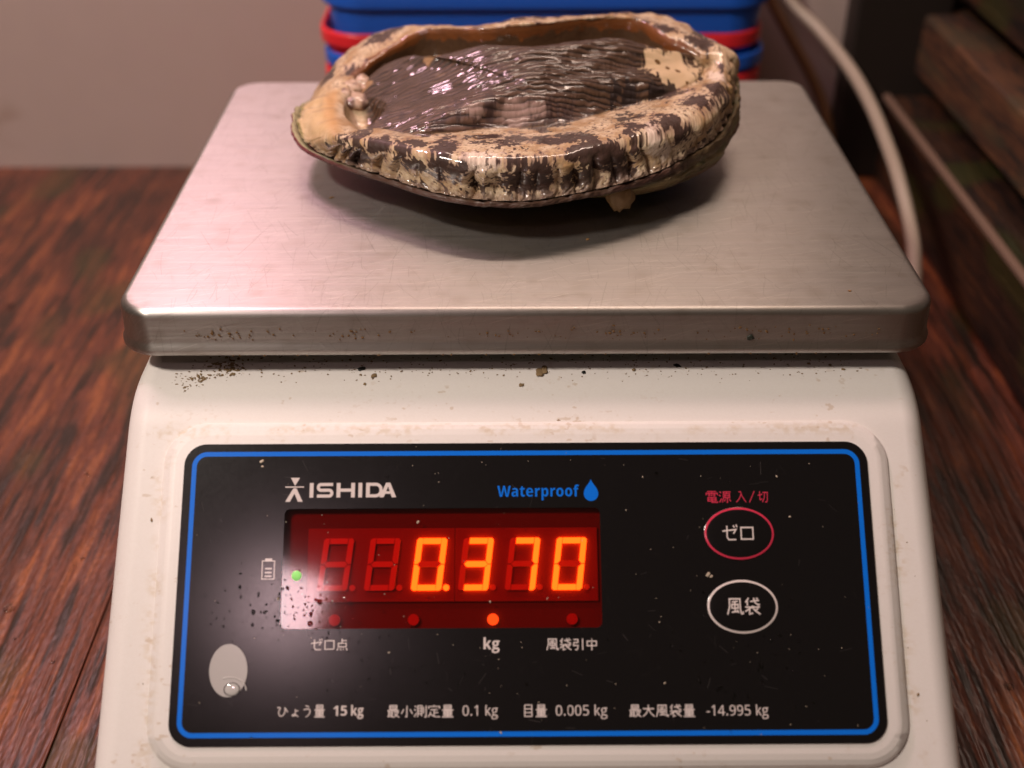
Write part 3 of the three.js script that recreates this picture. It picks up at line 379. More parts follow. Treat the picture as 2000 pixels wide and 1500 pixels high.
// ------------------------------------------------------------------ abalone, foot up in its shell
const RINGS = [[[-73.8,23.5,-97.1],[-71.4,26.0,-91.4],[-68.3,28.0,-87.5],[-64.4,29.5,-84.9],[-60.4,28.5,-88.0],[-57.9,24.5,-96.7],[-49.2,27.5,-89.6],[-24.0,34.2,-84.5]],[[-70.1,21.5,-75.9],[-67.6,24.0,-71.4],[-63.8,27.5,-65.2],[-59.7,29.5,-63.6],[-55.5,29.3,-68.0],[-51.2,27.2,-69.6],[-47.0,28.5,-71.3],[-22.9,34.7,-75.4]],[[-59.5,20.0,-62.4],[-57.9,22.5,-61.4],[-55.1,27.0,-56.7],[-51.4,30.2,-57.1],[-46.3,29.8,-64.5],[-44.1,27.7,-66.5],[-41.8,29.0,-68.6],[-20.3,35.0,-74.1]],[[-43.6,19.5,-51.3],[-42.9,22.8,-51.6],[-40.8,28.0,-47.3],[-38.0,31.3,-48.9],[-35.6,30.0,-60.0],[-34.3,28.7,-62.1],[-33.0,30.0,-64.3],[-15.8,35.4,-71.9]],[[-28.9,19.2,-40.4],[-28.5,23.0,-40.9],[-27.1,28.5,-38.9],[-25.5,32.0,-42.7],[-24.3,30.3,-59.1],[-23.3,28.9,-61.6],[-22.3,30.2,-64.1],[-10.5,35.6,-71.8]],[[-14.8,19.2,-34.4],[-14.7,23.0,-36.3],[-14.0,28.8,-34.3],[-13.1,32.4,-40.0],[-12.5,30.5,-61.5],[-12.0,29.1,-64.2],[-11.4,30.4,-67.0],[-5.1,35.7,-73.2]],[[0.2,19.5,-32.5],[0.2,23.3,-34.8],[0.3,29.0,-33.7],[0.7,32.6,-40.6],[1.7,30.6,-63.3],[2.0,29.3,-65.5],[2.3,30.7,-67.8],[1.8,35.8,-73.6]],[[14.6,20.0,-36.4],[14.6,23.8,-38.0],[14.1,29.3,-37.5],[13.7,33.0,-43.4],[13.6,31.0,-65.2],[13.2,29.7,-67.6],[12.8,31.0,-70.0],[7.1,36.0,-74.8]],[[28.9,20.7,-41.8],[28.6,24.5,-43.9],[27.2,30.0,-43.4],[25.8,33.4,-49.6],[24.6,31.3,-71.4],[23.5,30.0,-73.8],[22.5,31.4,-76.1],[11.9,36.1,-77.8]],[[42.3,21.7,-49.8],[41.6,25.4,-51.5],[39.6,30.6,-51.1],[37.2,33.8,-57.8],[34.3,31.8,-77.7],[32.6,30.5,-79.6],[30.9,32.0,-81.4],[16.1,36.4,-80.5]],[[53.0,23.0,-60.0],[52.1,26.5,-59.8],[50.3,31.2,-59.1],[48.0,34.2,-65.8],[44.1,32.6,-82.0],[41.5,31.3,-83.7],[39.0,33.0,-85.3],[20.1,37.0,-82.4]],[[62.7,24.7,-71.1],[61.7,28.0,-70.2],[60.1,32.0,-69.2],[57.3,34.7,-74.3],[53.1,33.6,-87.4],[50.0,32.3,-88.8],[46.9,34.0,-90.2],[24.1,37.4,-84.9]],[[70.0,27.5,-89.9],[69.6,30.5,-89.0],[68.0,33.5,-88.5],[65.3,35.5,-89.8],[62.8,34.8,-96.8],[59.8,33.5,-97.6],[56.7,35.2,-98.3],[29.0,38.1,-88.9]],[[73.8,31.0,-106.6],[73.2,33.5,-104.6],[71.7,36.0,-103.6],[68.7,37.5,-102.9],[65.5,36.3,-105.5],[62.5,35.0,-106.1],[59.5,36.4,-106.8],[30.4,38.6,-93.2]],[[73.2,31.0,-115.4],[74.1,35.5,-115.8],[70.9,40.0,-114.4],[66.8,41.0,-111.3],[61.2,39.0,-107.6],[59.9,34.0,-108.8],[56.5,38.0,-111.8],[28.9,39.4,-95.6]],[[60.1,34.0,-132.7],[60.9,38.5,-133.4],[58.2,43.0,-131.1],[54.3,43.6,-120.8],[50.3,41.8,-116.2],[49.4,34.3,-115.5],[47.0,40.0,-113.5],[24.1,40.5,-96.5]],[[46.7,36.0,-139.5],[47.4,40.5,-140.2],[45.1,45.0,-137.6],[42.5,45.6,-129.9],[40.3,44.0,-128.6],[39.3,36.5,-125.2],[36.8,41.6,-116.5],[19.1,41.2,-98.0]],[[25.3,36.2,-138.1],[25.8,40.7,-139.0],[24.3,45.2,-135.8],[23.9,45.8,-129.4],[23.9,44.6,-128.6],[23.3,37.1,-123.7],[21.9,42.6,-111.2],[11.6,41.8,-95.3]],[[5.1,36.0,-135.5],[5.2,40.5,-136.5],[4.9,45.0,-133.0],[4.7,45.6,-124.2],[4.7,44.0,-123.0],[4.3,36.5,-118.5],[3.5,42.8,-106.8],[2.4,41.9,-93.2]],[[-15.1,34.4,-132.4],[-15.4,38.9,-133.3],[-14.4,43.4,-130.0],[-14.3,44.0,-124.4],[-14.2,43.0,-122.3],[-14.1,35.5,-118.7],[-13.7,42.0,-109.5],[-6.2,41.5,-94.5]],[[-34.0,32.0,-139.1],[-34.5,36.5,-139.9],[-32.7,41.0,-136.9],[-32.8,41.6,-131.3],[-33.3,40.6,-129.8],[-32.3,33.1,-124.4],[-29.7,38.8,-110.8],[-14.2,39.8,-95.1]],[[-51.2,28.6,-145.3],[-51.8,33.1,-146.1],[-49.6,37.6,-143.4],[-47.4,38.0,-132.3],[-44.3,37.0,-125.5],[-42.8,32.0,-122.6],[-38.9,35.8,-115.1],[-18.8,38.4,-97.3]],[[-62.6,24.8,-134.4],[-63.4,29.3,-135.0],[-60.7,33.8,-132.8],[-57.0,34.5,-123.1],[-53.3,33.8,-117.9],[-51.6,28.8,-116.8],[-47.1,33.0,-113.7],[-22.9,37.0,-96.6]],[[-70.1,20.5,-118.8],[-71.0,25.0,-119.3],[-67.9,29.5,-117.7],[-64.2,30.8,-110.2],[-58.9,30.6,-107.0],[-56.9,25.6,-106.0],[-51.7,30.0,-103.5],[-25.2,35.4,-91.5]]];   // 24 stations round the animal, 8 rings from the skirt inward; millimetres from the pan's top
for (const st of RINGS) for (const p of st) { p[0] *= 1.022; p[1] -= 4; p[2] = p[2] * 1.028 - 7.275; }
for (const [i, d] of [[23, 2.2], [0, 2.8], [1, 2.4]]) for (const j of [0, 1]) { const p = RINGS[i][j], l = Math.hypot(p[0], p[2] + 93); p[0] += p[0] / l * d * (1 - j * 0.45); p[2] += (p[2] + 93) / l * d * (1 - j * 0.45); }
const CEN = [1.3, 35.2, -89.0], AB0 = [0, 0, -93];
RINGS[20][6][1] -= 0.5; RINGS[21][6][1] += 0.9; RINGS[22][6][1] += 0.6;
for (let i = 15; i <= 21; i++) { RINGS[i][5][1] -= 4; RINGS[i][5][2] -= 1.5; }
for (let i = 14; i <= 23; i++) { const w = [0.4, 0.8, 1, 1, 1, 0.95, 0.85, 0.7, 0.5, 0.25][i - 14]; RINGS[i][6][1] += 2.4 * w; RINGS[i][6][2] += 6.6 * w; }
for (const st of RINGS) st[7] = [0, 1, 2].map((m) => (st[6][m] + CEN[m]) / 2 + (m === 1 ? 1.0 : 0));
const cr = (a, b, c, d, t) => 0.5 * (2 * b + (c - a) * t + (2 * a - 5 * b + 4 * c - d) * t * t + (3 * b - a - 3 * c + d) * t * t * t);
function ringPoint(s, j) { const i = Math.floor(s), t = s - i, q = (n) => (j > 7 ? CEN : RINGS[((n % 24) + 24) % 24][j]), a = q(i - 1), b = q(i), c = q(i + 1), d = q(i + 2); return [0, 1, 2].map((m) => cr(a[m], b[m], c[m], d[m], t)); }
const NT = 960, NR = 380, kOf = (v) => (v < 0.55 ? v / 0.55 * 6 : 6 + (v - 0.55) / 0.45 * 2);
const ARC = new Float32Array(NT + 1); { let p = ringPoint(0, 1); for (let i = 1; i <= NT; i++) { const q = ringPoint(i / NT * 24, 1); ARC[i] = ARC[i - 1] + Math.hypot(q[0] - p[0], q[1] - p[1], q[2] - p[2]); p = q; } }
const BP = new Float32Array(NT * NR * 3);
for (let i = 0; i < NT; i++) {
  const row = []; for (let j = 0; j < 9; j++) row.push(ringPoint(i / NT * 24, j));
  for (let r = 0; r < NR; r++) { const k = Math.min(kOf(r / (NR - 1)), 7.9999), j = Math.floor(k), t = k - j, a = row[Math.max(j - 1, 0)], b = row[j], c = row[j + 1], d = row[Math.min(j + 2, 8)]; for (let m = 0; m < 3; m++) BP[(r * NT + i) * 3 + m] = cr(a[m], b[m], c[m], d[m], t); }
}
function gridNormals(P) {
  const N = new Float32Array(P.length), at = (i, r, m) => P[(r * NT + ((i + NT) % NT)) * 3 + m];
  for (let r = 0; r < NR; r++) for (let i = 0; i < NT; i++) {
    const a = Math.max(r - 1, 0), b = Math.min(r + 1, NR - 1), u = [0, 1, 2].map((m) => at(i + 1, r, m) - at(i - 1, r, m)), v = [0, 1, 2].map((m) => at(i, b, m) - at(i, a, m));
    let n = [u[1] * v[2] - u[2] * v[1], u[2] * v[0] - u[0] * v[2], u[0] * v[1] - u[1] * v[0]], l = Math.hypot(...n); if (l < 1e-9) { n = [0, 1, 0]; l = 1; } for (let m = 0; m < 3; m++) N[(r * NT + i) * 3 + m] = n[m] / l;
  }
  return N;
}
const frontness = (s) => sstep(0.4, 2.2, s) * (1 - sstep(13.2, 15, s));     // 1 along the near side, 0 at the far side
function relief(x, y, z, s, k, arc) {                                       // millimetres out of the skin
  x /= 1.022; y += 4; z = (z + 7.275) / 1.028; let h = 0; const f = frontness(s), foot = sstep(5.35, 5.9, k), head = 1 - sstep(0.6, 1.6, Math.min(s, 24.4 - s));
  // pleats of the mantle skirt
  const ph = arc / 7.4 + 1.5 * fbm(arc / 15, 3, 3) + 0.35 * (fbm(arc / 5, k * 1.2, 2) - 0.5), am = (0.35 + 0.75 * sstep(0.3, 0.75, vnoise(arc / 8, 7))) * (0.35 + 0.65 * f), win = sstep(-0.4, 0.3, k) * (1 - sstep(1.1 + 0.7 * vnoise(arc / 4, 2), 2.3, k)) * (1 - head * 0.8);
  const ridge = Math.pow(Math.abs(Math.sin(Math.PI * ph)), 0.32); h += win * am * (ridge - 0.8) * 4.6;
  const ph2 = arc / 2.4 + 2 * fbm(arc / 7, k * 1.5, 2); h += win * (Math.pow(Math.abs(Math.sin(Math.PI * ph2)), 0.7) - 0.6) * 0.45 * sstep(1.4, 0.3, k);
  // frilled lower edge
  h += (1 - sstep(0.15, 0.7, k)) * ((vnoise(arc * 1.1, k * 5) - 0.5) * 0.9 + (vnoise(arc * 0.35, 4) - 0.3) * 0.9);
  // soft swells of the lobe
  h += (1 - foot) * (fbm(x / 11 + 40, z / 11 + 40, 2) - 0.5) * 1.8 * sstep(0.2, 1.5, k) * (1 - 0.5 * sstep(3, 4, k)) + (1 - foot) * (1 - f) * (vnoise(arc / 5, k * 1.2) - 0.5) * 1.4 * sstep(4.2, 3, k);
  h += (1 - foot) * ((fbm(x / 2.6, (z + y) / 2.6, 2) - 0.5) * 0.16 + (vnoise(x * 1.1 + 20, (z + y) * 1.1 + 20) - 0.5) * 0.07) * (1 - head);
  { const ho = Math.hypot((x + 53) / 8.5, (y - 26) / 7, (z + 85) / 13); h -= 5.0 * (1 - sstep(0.35, 1.0, ho)) * sstep(3.9, 4.6, k); }
  // sole: long wrinkles across the animal
  if (foot > 0) {
    const w = fbm(x / 20 + 5, z / 9 + 5, 3), ph3 = (z + 0.14 * x) / 3.3 + 1.6 * w + 0.3 * vnoise(x / 2.5, z / 4), a3 = Math.pow(Math.abs(Math.sin(Math.PI * ph3)), 0.6) - 0.6;
    const ph4 = (z + 0.14 * x) / 1.9 + 1.1 * fbm(x / 13, z / 7, 2) + 0.35 * vnoise(x / 1.8, z / 3), sole = 1 - sstep(46, 54, x), amp = 0.35 + 0.9 * sstep(0.35, 0.7, vnoise(x / 13 + 2, z / 8));
    h += foot * sole * (a3 * 0.24 * amp + (Math.pow(Math.abs(Math.sin(Math.PI * ph4)), 0.6) - 0.7) * 0.15 * (0.4 + 0.9 * vnoise(x / 6 + 3, z / 4)) + (fbm(x / 6, z / 3.4, 2) - 0.5) * 0.9 * amp + (fbm(x / 14, z / 9 + 7, 2) - 0.5) * 2.2);
    h += foot * (1 - sole) * (fbm(x / 5, z / 4, 2) - 0.5) * 0.7;
  }
  return h;
}
const DP = new Float32Array(BP.length); {
  const N = gridNormals(BP);
  for (let r = 0; r < NR; r++) { const k = kOf(r / (NR - 1)), end = sstep(NR - 1, NR - 14, r); for (let i = 0; i < NT; i++) { const o = (r * NT + i) * 3, h = relief(BP[o], BP[o + 1], BP[o + 2], i / NT * 24, k, ARC[i]) * (r === NR - 1 ? 0 : Math.max(end, 0.0)); for (let m = 0; m < 3; m++) DP[o + m] = BP[o + m] + N[o + m] * h; } }
}
const DARK = [[-56,29.1,-58.1,4.6,1.1],[-43.8,30.7,-51.7,3.5,3.7],[-45.9,28.8,-50.7,3.4,1.8],[-36.4,30.6,-45.7,1.5,4],[-24.1,32.1,-43.5,3.2,8.4],[-26.1,27.5,-38.4,2.5,4.1],[-20.7,28.2,-36.1,2.9,3],[-53.1,23.8,-57.2,5.7,2.8],[-3.8,31.2,-35.3,2.8,2.7],[-1.2,26.1,-33.9,5.1,5],[4.5,25.6,-34.8,3,5.2],[-2.9,31.8,-51.7,4.2,4.3],[5,32.3,-50,3.9,3.4],[13.6,32.6,-51.9,3.9,3.4],[9.9,32.7,-48.3,3.1,2.5],[17.7,32.2,-41.2,4.1,2],[24.3,31.2,-43,3.5,2.5],[26.4,28.4,-42.5,4.8,4.2],[28.7,24,-43.8,3.8,3.2],[35,33.7,-56.1,3,3.3],[31.8,33.5,-52.3,1.3,1.6],[45.7,33.6,-60.3,5.7,4.4],[49.5,30.7,-58,4.2,3.6],[56.5,34.7,-76.6,5.1,5.7],[46.1,32.6,-87.8,6.3,4.2],[34,33.4,-83.9,4.4,6.6],[49.8,44.1,-122.2,4.3,3],[61.5,42,-113.9,4.4,3.1],[68,37.2,-102.2,1,2.1],[-51.9,37.1,-135,4.1,5],[-54.5,32.8,-115.8,2.3,2.6],[-60,32.3,-114.3,2.6,2.8],[-34.7,41.1,-130.5,1.5,2],[-18.2,43.5,-124.1,3.2,1.6],[13.9,31.2,-38.6,2.1,0.9],[-5.9,32.1,-48.7,3.6,2.7],[63.3,35.2,-85.1,2.3,5.2],[35.2,29.4,-47.6,2.3,0.9],[-8.6,31.5,-53.8,3,2.6]];
const PALE = [[39.6,32.7,-54,3.6,8.3],[43.3,27.1,-52.9,6.3,3.0],[-12.3,30.2,-36.8,8.9,4.4],[65.6,35.8,-96.9,3.1,6.6]], PALEFOOT = [[52.5,36.5,-100.2,10.5,11.5]], PINKFOOT = [[-2.1,33.1,-70.3,6.5,5.5],[4.5,33.8,-71.5,4,3.5],[-16,33,-70,4,3]], SPOTS = [[46,36,-102,1],[49.5,36.4,-100.5,.8],[53,36.5,-100,.9],[49,38.6,-108,1.2],[56,36,-95,.7]];  // PALE: cream flesh; its front-lobe patch paints in lamp sheen on wet skin
const near = (L, x, y, z) => { let d = 9; for (const [a, b, c, hx, hz] of L) { const q = (x - a) / hx; if (q > 2.2 || q < -2.2) continue; const e = Math.hypot(y - b, z - c) / hz, r = Math.hypot(q, e); if (r < d) d = r; } return d; };
const TW = 2048, TH = 1280, colData = new Uint8Array(TW * TH * 4), bumpData = new Uint8Array(TW * TH * 4), roughData = new Uint8Array(TW * TH * 4);
for (let jy = 0; jy < TH; jy++) {
  const v = (jy + 0.5) / TH, k = kOf(v), fr = Math.min(v * (NR - 1), NR - 1.001), r0 = Math.floor(fr), ft = fr - r0, foot = sstep(5.3, 5.7, k);
  for (let ix = 0; ix < TW; ix++) {
    const fi = (ix + 0.5) / TW * NT, i0 = Math.floor(fi) % NT, i1 = (i0 + 1) % NT, fs = fi - Math.floor(fi), s = fi / NT * 24, g = (m) => lerp(lerp(BP[(r0 * NT + i0) * 3 + m], BP[(r0 * NT + i1) * 3 + m], fs), lerp(BP[((r0 + 1) * NT + i0) * 3 + m], BP[((r0 + 1) * NT + i1) * 3 + m], fs), ft);
    const x = g(0) / 1.022, y = g(1) + 4, z = (g(2) + 7.275) / 1.028, arc = lerp(ARC[i0], ARC[i0 + 1], fs), yz = z + y * 1.3;
    const n1 = fbm(x * 0.28 + 50, yz * 0.28 + 50, 4), n2 = fbm(x * 1.3 + 9, yz * 1.3, 3), n3 = vnoise(x * 5, yz * 5), fine = vnoise(arc * 0.45 + 2 * n1, yz * 2.1), head = 1 - sstep(0.7, 1.35, Math.min(s, 24.5 - s));
    const n5 = fbm(x * 0.9 + 31, yz * 0.9 + 17, 4), edge = (n1 - 0.5) * 1.9 + (n5 - 0.5) * 2.2; let c, b, rough = 0.42;
    // mantle: tan with plum-brown blotches
    let tan = mix3([0.40, 0.245, 0.11], [0.66, 0.52, 0.35], sstep(0.25, 0.75, n1)); tan = mix3(tan, [0.36, 0.21, 0.10], sstep(0.5, 0.8, fine) * 0.35);
    const plum = mix3([0.013, 0.006, 0.005], [0.055, 0.026, 0.021], clamp(n2 * 0.6 + n3 * 0.4)), pale = near(PALE, x, y, z) + edge * 0.5;
    let c0 = mix3(tan, [0.74, 0.60, 0.48], 1 - sstep(0.6, 1.15, pale));
    const dk = near(DARK, x, y, z) + edge; let dm = 1 - sstep(0.95, 1.2, dk);
    const rndDark = fbm(x * 0.16 + 120, yz * 0.16 + 80, 4) + (n2 - 0.5) * 0.35; dm = Math.max(dm, sstep(0.625, 0.65, rndDark) * (1 - head) * sstep(0.9, 1.5, pale), sstep(0.72, 0.75, n2 + 0.35 * (n1 - 0.5)) * 0.8 * (1 - head));
    { const gr = 0.78 + 0.28 * n3 + 0.22 * (vnoise(x * 2.6 + 4, yz * 2.6) - 0.3); c0 = c0.map((q) => q * lerp(gr, 1, head)); } c0 = mix3(c0, [0.27, 0.15, 0.085], sstep(0.45, 0.72, n2) * 0.35 * (1 - head)); c0 = mix3(c0, mix3([0.26, 0.155, 0.115], [0.36, 0.235, 0.18], n2), (1 - sstep(1.0, 1.75, dk)) * 0.7 * (1 - head)); c0 = mix3(c0, plum, dm * 0.95);
    c0 = mix3(c0, mix3([0.20, 0.12, 0.10], [0.42, 0.30, 0.22], n2), (1 - sstep(0.1, 0.8, k + (n2 - 0.5) * 0.8)) * 0.75);
    { let q = mix3([0.58, 0.38, 0.17], [0.68, 0.51, 0.31], n1); q = mix3(q, [0.26, 0.22, 0.085], 1 - sstep(0.25, 0.6, k + (n1 - 0.5) * 0.5)); q = mix3(q, [0.50, 0.25, 0.075], sstep(1.9, 3.2, k + (n1 - 0.5)) * 0.7); c0 = mix3(c0, q, head * (1 - sstep(3.2, 3.9, k))); }
    b = 0.5 + 0.30 * (fine - 0.5) + 0.25 * (n3 - 0.5);
    // inner lip and the cavity behind the sole
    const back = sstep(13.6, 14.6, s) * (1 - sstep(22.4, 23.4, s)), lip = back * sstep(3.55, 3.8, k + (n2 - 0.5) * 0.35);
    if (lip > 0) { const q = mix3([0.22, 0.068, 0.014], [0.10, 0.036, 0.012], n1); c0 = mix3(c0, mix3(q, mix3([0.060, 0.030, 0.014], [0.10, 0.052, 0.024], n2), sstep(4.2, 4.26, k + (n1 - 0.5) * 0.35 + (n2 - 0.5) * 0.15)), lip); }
    // sole
    let c1 = c0;
    if (foot > 0) {
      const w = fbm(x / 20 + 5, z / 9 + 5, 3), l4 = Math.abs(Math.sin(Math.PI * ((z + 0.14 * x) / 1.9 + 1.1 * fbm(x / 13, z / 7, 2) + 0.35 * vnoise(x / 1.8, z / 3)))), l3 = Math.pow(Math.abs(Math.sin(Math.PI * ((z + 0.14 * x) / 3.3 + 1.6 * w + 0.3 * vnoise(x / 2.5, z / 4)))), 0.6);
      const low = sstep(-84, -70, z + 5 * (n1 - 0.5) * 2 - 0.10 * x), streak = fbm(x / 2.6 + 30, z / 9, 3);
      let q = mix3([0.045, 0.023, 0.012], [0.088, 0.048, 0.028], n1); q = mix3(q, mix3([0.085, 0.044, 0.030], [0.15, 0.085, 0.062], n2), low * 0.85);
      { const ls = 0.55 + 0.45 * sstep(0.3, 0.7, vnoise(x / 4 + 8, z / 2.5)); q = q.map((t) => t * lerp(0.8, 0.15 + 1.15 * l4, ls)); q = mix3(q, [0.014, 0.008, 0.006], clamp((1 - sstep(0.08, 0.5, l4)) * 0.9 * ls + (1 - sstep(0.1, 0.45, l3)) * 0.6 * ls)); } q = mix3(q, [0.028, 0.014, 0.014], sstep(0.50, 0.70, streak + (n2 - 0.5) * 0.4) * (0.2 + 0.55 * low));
      const pk = near(PINKFOOT, x, y, z) + edge * 0.4; q = mix3(q, [0.30, 0.20, 0.165], (1 - sstep(0.5, 1.1, pk)) * 0.75);
      q = mix3(q, [0.36, 0.21, 0.10], sstep(0.64, 0.72, fbm(x / 7 + 3, z / 5 + 60, 3)) * (1 - sstep(-30, -18, x)) * sstep(-90, -104, z) * 0.8);
      const pf = near(PALEFOOT, x, y, z) + edge * 0.55; const pm = 1 - sstep(0.86, 1.0, pf); q = mix3(q, mix3([0.60, 0.43, 0.24], [0.66, 0.50, 0.32], n1), pm);
      for (const [a, , cz, rs] of SPOTS) if (Math.hypot(x - a, z - cz) < rs * (0.8 + n2 * 0.5)) q = [0.14, 0.07, 0.02];
      const dk2 = near(DARK.slice(23, 26), x, y, z) + edge * 0.8; q = mix3(q, [0.016, 0.009, 0.008], (1 - sstep(0.85, 1.05, dk2)) * 0.95);
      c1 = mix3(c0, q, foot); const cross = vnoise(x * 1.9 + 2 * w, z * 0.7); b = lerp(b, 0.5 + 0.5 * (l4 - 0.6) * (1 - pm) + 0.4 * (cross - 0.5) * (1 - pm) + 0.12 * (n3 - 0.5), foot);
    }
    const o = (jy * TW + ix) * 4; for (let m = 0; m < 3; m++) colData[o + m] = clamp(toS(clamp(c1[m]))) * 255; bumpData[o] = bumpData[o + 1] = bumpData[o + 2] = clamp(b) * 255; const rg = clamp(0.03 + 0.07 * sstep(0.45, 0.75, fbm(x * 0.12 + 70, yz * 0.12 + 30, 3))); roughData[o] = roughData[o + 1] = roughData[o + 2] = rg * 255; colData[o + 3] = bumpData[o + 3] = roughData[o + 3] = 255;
  }
}
const asTex = (d, col) => { const t = new THREE.DataTexture(d, TW, TH); t.magFilter = t.minFilter = THREE.LinearFilter; t.wrapS = THREE.RepeatWrapping; t.wrapT = THREE.RepeatWrapping; if (col) t.colorSpace = THREE.SRGBColorSpace; t.needsUpdate = true; return t; };
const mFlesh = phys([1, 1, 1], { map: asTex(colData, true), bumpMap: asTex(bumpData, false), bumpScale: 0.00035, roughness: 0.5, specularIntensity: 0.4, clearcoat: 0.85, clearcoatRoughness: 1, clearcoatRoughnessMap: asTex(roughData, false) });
const abalone = thing('abalone', 'live abalone lying foot up in its shell on the steel pan', 'abalone', [0, PAN, AB0[2] * mm]);
{
  const pos = new Float32Array((NT + 1) * NR * 3), uv = new Float32Array((NT + 1) * NR * 2), idx = [], N = gridNormals(DP), nor = new Float32Array(pos.length);
  for (let r = 0; r < NR; r++) for (let i = 0; i <= NT; i++) { const o = r * (NT + 1) + i, q = (r * NT + i % NT) * 3; for (let m = 0; m < 3; m++) { pos[o * 3 + m] = (DP[q + m] - AB0[m]) * mm; nor[o * 3 + m] = N[q + m]; } uv[o * 2] = i / NT; uv[o * 2 + 1] = clamp(r / (NR - 1), 0.0005, 0.9995); }
  for (let r = 0; r + 1 < NR; r++) for (let i = 0; i < NT; i++) { const a = r * (NT + 1) + i, b = a + 1, c = a + NT + 1, d = c + 1; idx.push(a, b, c, b, d, c); }
  const g = new THREE.BufferGeometry(); g.setAttribute('position', new THREE.BufferAttribute(pos, 3)); g.setAttribute('normal', new THREE.BufferAttribute(nor, 3)); g.setAttribute('uv', new THREE.BufferAttribute(uv, 2)); g.setIndex(idx);
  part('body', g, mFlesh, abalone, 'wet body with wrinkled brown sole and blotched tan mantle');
}
// water lying in the fold in front of the sole
{
  const pos = [], idx = [], NS = 120, NC = 11, at = (s, k) => { const j = Math.floor(k), t = k - j, q = (n) => ringPoint(s, Math.min(Math.max(n, 0), 8)), a = q(j - 1), b = q(j), c = q(j + 1), d = q(j + 2); return [0, 1, 2].map((m) => cr(a[m], b[m], c[m], d[m], t)); };
  for (let i = 0; i < NS; i++) { const s = lerp(4.6, 9.4, i / (NS - 1)), a = at(s, 3.85), b = at(s, 6.12), g = at(s, 5), e = Math.sin(Math.PI * i / (NS - 1)), y0 = g[1] + 1.5 * Math.pow(e, 0.4) - 0.3 + 0.25 * (vnoise(s * 2, 5) - 0.5);
    for (let c = 0; c < NC; c++) { const t = c / (NC - 1); pos.push(lerp(a[0], b[0], t) * mm, (y0 + 0.5 * Math.pow(Math.abs(2 * t - 1), 3.5)) * mm, (lerp(a[2], b[2], t) - AB0[2]) * mm); } }
  for (let i = 0; i + 1 < NS; i++) for (let c = 0; c + 1 < NC; c++) { const a = i * NC + c, b = a + 1, d = a + NC, e = d + 1; idx.push(a, d, b, b, d, e); }
  const g = new THREE.BufferGeometry(); g.setAttribute('position', new THREE.Float32BufferAttribute(pos, 3)); g.setIndex(idx); g.computeVertexNormals();
  part('water_film', g, phys([1, 1, 1], { transmission: 1, thickness: 0, roughness: 0.02, ior: 1.33 }), abalone, 'water lying in the fold in front of the sole');
}
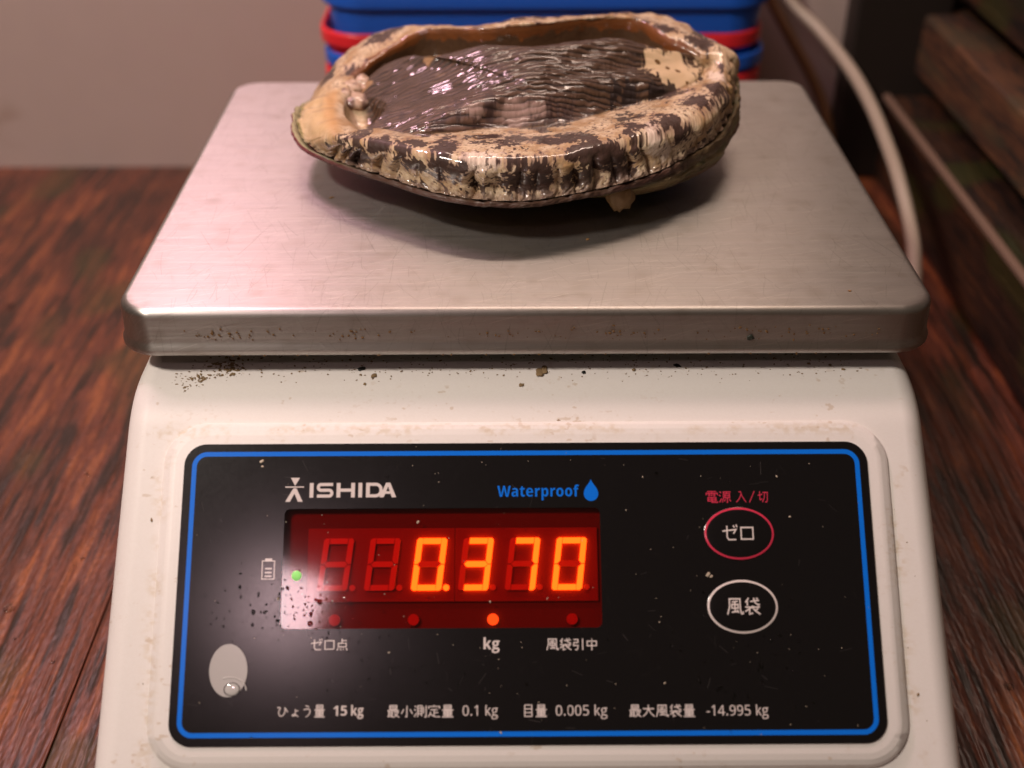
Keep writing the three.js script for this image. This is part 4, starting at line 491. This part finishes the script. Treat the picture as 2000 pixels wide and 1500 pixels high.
// shell -----------------------------------------------------------
{
  const NS = 360, rows = []; const OUT = [2.0, 1.8, 1.0, 0.8, 0.6, 0.6, 0.6, 0.6, 0.7, 0.8, 1.0, 1.8, 2.6, 1.6, 0.6, 0.5, 0.5, 0.5, 0.5, 0.5, 0.5, 0.6, 1.0, 2.0];
  const prof = [[-3.0, -1.2], [-1.2, 0.1], [-0.4, 0.35], [0.1, 0.1], [0.35, -0.5], [0.4, -1.2]]; const Q = 46, cx = 2, cz = -94;
  const pos = [], uv = [], idx = [];
  for (let r = 0; r < prof.length + Q; r++) for (let i = 0; i <= NS; i++) {
    const s = (i % NS) / NS * 24, p = ringPoint(s, 0), a = Math.floor(s), o = lerp(OUT[a % 24], OUT[(a + 1) % 24], s - a), dx = p[0] - cx, dz = p[2] - cz, l = Math.hypot(dx, dz), wav = (vnoise(s * 6, 3) - 0.5) * 1.3 + (vnoise(s * 22, 8) - 0.5) * 0.8;
    let R, h; const hr = p[1] - 0.7 + wav * 0.5;
    if (r < prof.length) { R = l + o + prof[r][0] + wav * 0.7; h = hr + prof[r][1]; }
    else { const q = (r - prof.length + 1) / Q, t = q * Math.PI / 2, lump = (fbm(dx / 5 + 20 + q * 3, dz / 5 + 20, 4) - 0.5) * 6.0 * Math.sin(t * 2) + (vnoise(q * 34, s * 2.5) - 0.5) * 1.8; const cv = 0.10 + 0.90 * sstep(6.2, 10.4, s) * (1 - sstep(14, 17, s)); R = (l + o + 0.4 + wav * 0.7) * lerp(1 - q, Math.pow(Math.cos(t), 0.72), cv) + 3.0 * (cv - 0.1) * Math.sin(Math.PI * Math.min(1, q * 1.3)) + (q < 0.98 ? lump * 0.7 : 0); h = 0.15 + (hr - 1.2) * lerp(Math.pow(1 - q, 1.15), 1 - Math.pow(Math.sin(t), 0.92), cv) + (q < 0.7 ? lump * 0.35 : 0); if (h < 0.15) h = 0.15; }
    R = Math.max(R, 0); pos.push((cx + dx / l * R) * mm, h * mm, (cz + dz / l * R - AB0[2]) * mm); uv.push(i / NS, r / (prof.length + Q - 1));
  }
  const n = NS + 1; for (let r = 0; r + 1 < prof.length + Q; r++) for (let i = 0; i < NS; i++) { const a = r * n + i, b = a + 1, c = a + n, d = c + 1; idx.push(a, c, b, b, c, d); }
  const g = new THREE.BufferGeometry(); g.setAttribute('position', new THREE.Float32BufferAttribute(pos, 3)); g.setAttribute('uv', new THREE.Float32BufferAttribute(uv, 2)); g.setIndex(idx); g.computeVertexNormals();
  { const N = g.attributes.normal; for (let r = 0; r < prof.length + Q; r++) { const a = r * n, b = a + NS; const v = [0, 1, 2].map((m) => (N.array[a * 3 + m] + N.array[b * 3 + m]) / 2); for (const q of [a, b]) N.setXYZ(q, ...v); } }
  const tShell = dataTex(1024, 256, (u, v) => {
    const s = u * 24, left = 1 - sstep(1.2, 3.6, Math.min(s + 0.6, 24 - s + 0.6)), n1 = tnoise(u * 40, v * 9, 40, 99), n2 = tnoise(u * 130, v * 30, 130, 99), n3 = tnoise(u * 14, v * 26, 14, 99);
    let c = mix3([0.085, 0.055, 0.022], [0.27, 0.19, 0.075], n1); c = mix3(c, [0.15, 0.050, 0.022], sstep(0.5, 0.75, n3) * 0.8); c = mix3(c, [0.10, 0.115, 0.045], sstep(0.6, 0.8, n2) * 0.6); c = mix3(c, [0.075, 0.030, 0.022], (1 - sstep(0.10, 0.20, v)) * 0.85 * (1 - 0.7 * sstep(9, 11, s) * (1 - sstep(15, 16, s))));
    c = mix3(c, [0.20, 0.035, 0.045], left * sstep(0.045, 0.07, v + (n2 - 0.5) * 0.02)); if (v < 0.055) c = mix3(c, mix3([0.42, 0.36, 0.20], [0.30, 0.34, 0.16], n1), 0.8 * left); return c;
  });
  const tCrust = dataTex(1024, 256, (u, v) => tnoise(u * 90, v * 20, 90, 99) * 0.5 + tnoise(u * 240, v * 60, 240, 99) * 0.3 + tnoise(u * 500, v * 130, 500, 199) * 0.2, false);
  part('shell', g, phys([1, 1, 1], { map: tShell, bumpMap: tCrust, bumpScale: 0.0012, roughness: 0.6, clearcoat: 0.25, clearcoatRoughness: 0.3 }), abalone, 'rough greenish brown shell with a plum red left rim');
  const mB = std([0.20, 0.11, 0.04], { roughness: 0.6 }); const lumpGeo = (rx, ry, rz) => { const q = mergeVertices(new THREE.IcosahedronGeometry(1, 4).deleteAttribute('uv').deleteAttribute('normal')), p = q.attributes.position; for (let i = 0; i < p.count; i++) { const X = p.getX(i), Y = p.getY(i), Z = p.getZ(i), k = 0.78 + 0.5 * fbm(X * 3 + 20 + rx, (Y + Z) * 3 + 20, 3) + 0.05 * Math.sin(Math.atan2(Z, X) * 9); p.setXYZ(i, X * rx * k * mm, Y * ry * k * mm, Z * rz * k * mm); } q.computeVertexNormals(); return q; };
  part('barnacle', lumpGeo(4.2, 5.0, 3.4), mB, abalone, 'ochre barnacle under the near rim').position.set(0.0306, 0.0110, (-54.5 - AB0[2]) * mm);
  // head with folded lips, left of the sole
  const folds = [];
  for (const [x, y, z, rx, ry, rz, tw] of [[-60, 30.5, -107, 4.2, 3.0, 5.5, 0.5], [-56.5, 31, -111, 3.6, 3.0, 5.0, 0.8], [-62, 29.8, -100, 4.4, 3.2, 4.6, 0.2], [-57.5, 28.5, -99, 4.6, 3.0, 5.5, 0.5], [-53, 29.6, -106, 3.6, 2.6, 6.5, 0.7], [-62.5, 27.5, -93.5, 3.4, 2.6, 4.4, 0]]) {
    const q = mergeVertices(new THREE.IcosahedronGeometry(1, 5).deleteAttribute('uv').deleteAttribute('normal')), p = q.attributes.position;
    for (let i = 0; i < p.count; i++) { const X = p.getX(i), Y = p.getY(i), Z = p.getZ(i), k = 1 + 0.13 * (Math.pow(Math.abs(Math.sin(Z * 4.2 + X * 1.5 + x + fbm(X * 2 + 9 + x, Y * 2 + 9, 2) * 2.5)), 0.6) - 0.6) + 0.3 * (fbm(X * 2.2 + 30 + x, Z * 2.2 + Y * 2 + 30, 3) - 0.5); p.setXYZ(i, X * rx * k * mm, Y * ry * k * mm, Z * rz * k * mm); }
    q.rotateY(tw).translate(x * 1.022 * mm, (y - 6.6) * mm, (z * 1.028 - 7.275 - AB0[2]) * mm).computeVertexNormals(); folds.push(q);
  }
  const hg = mergeGeometries(folds), ha = hg.attributes.position, hc = new Float32Array(ha.count * 3);
  for (let i = 0; i < ha.count; i++) { const X = ha.getX(i) * 1000, Z = ha.getZ(i) * 1000, Y = ha.getY(i) * 1000, n = fbm(X * 0.35 + 60, Z * 0.35 + Y * 0.3 + 60, 4), c = mix3(mix3([0.40, 0.245, 0.15], [0.55, 0.40, 0.30], vnoise(X + 50, Z + 50)), [0.09, 0.04, 0.04], sstep(0.54, 0.66, n) * 0.8); hc.set(c, i * 3); }
  hg.setAttribute('color', new THREE.BufferAttribute(hc, 3));
  part('head', hg, phys([1, 1, 1], { vertexColors: true, roughness: 0.4, clearcoat: 0.9, clearcoatRoughness: 0.06 }), abalone, 'folded pinkish tan head at the left end');
}

renderer.render(scene, camera);
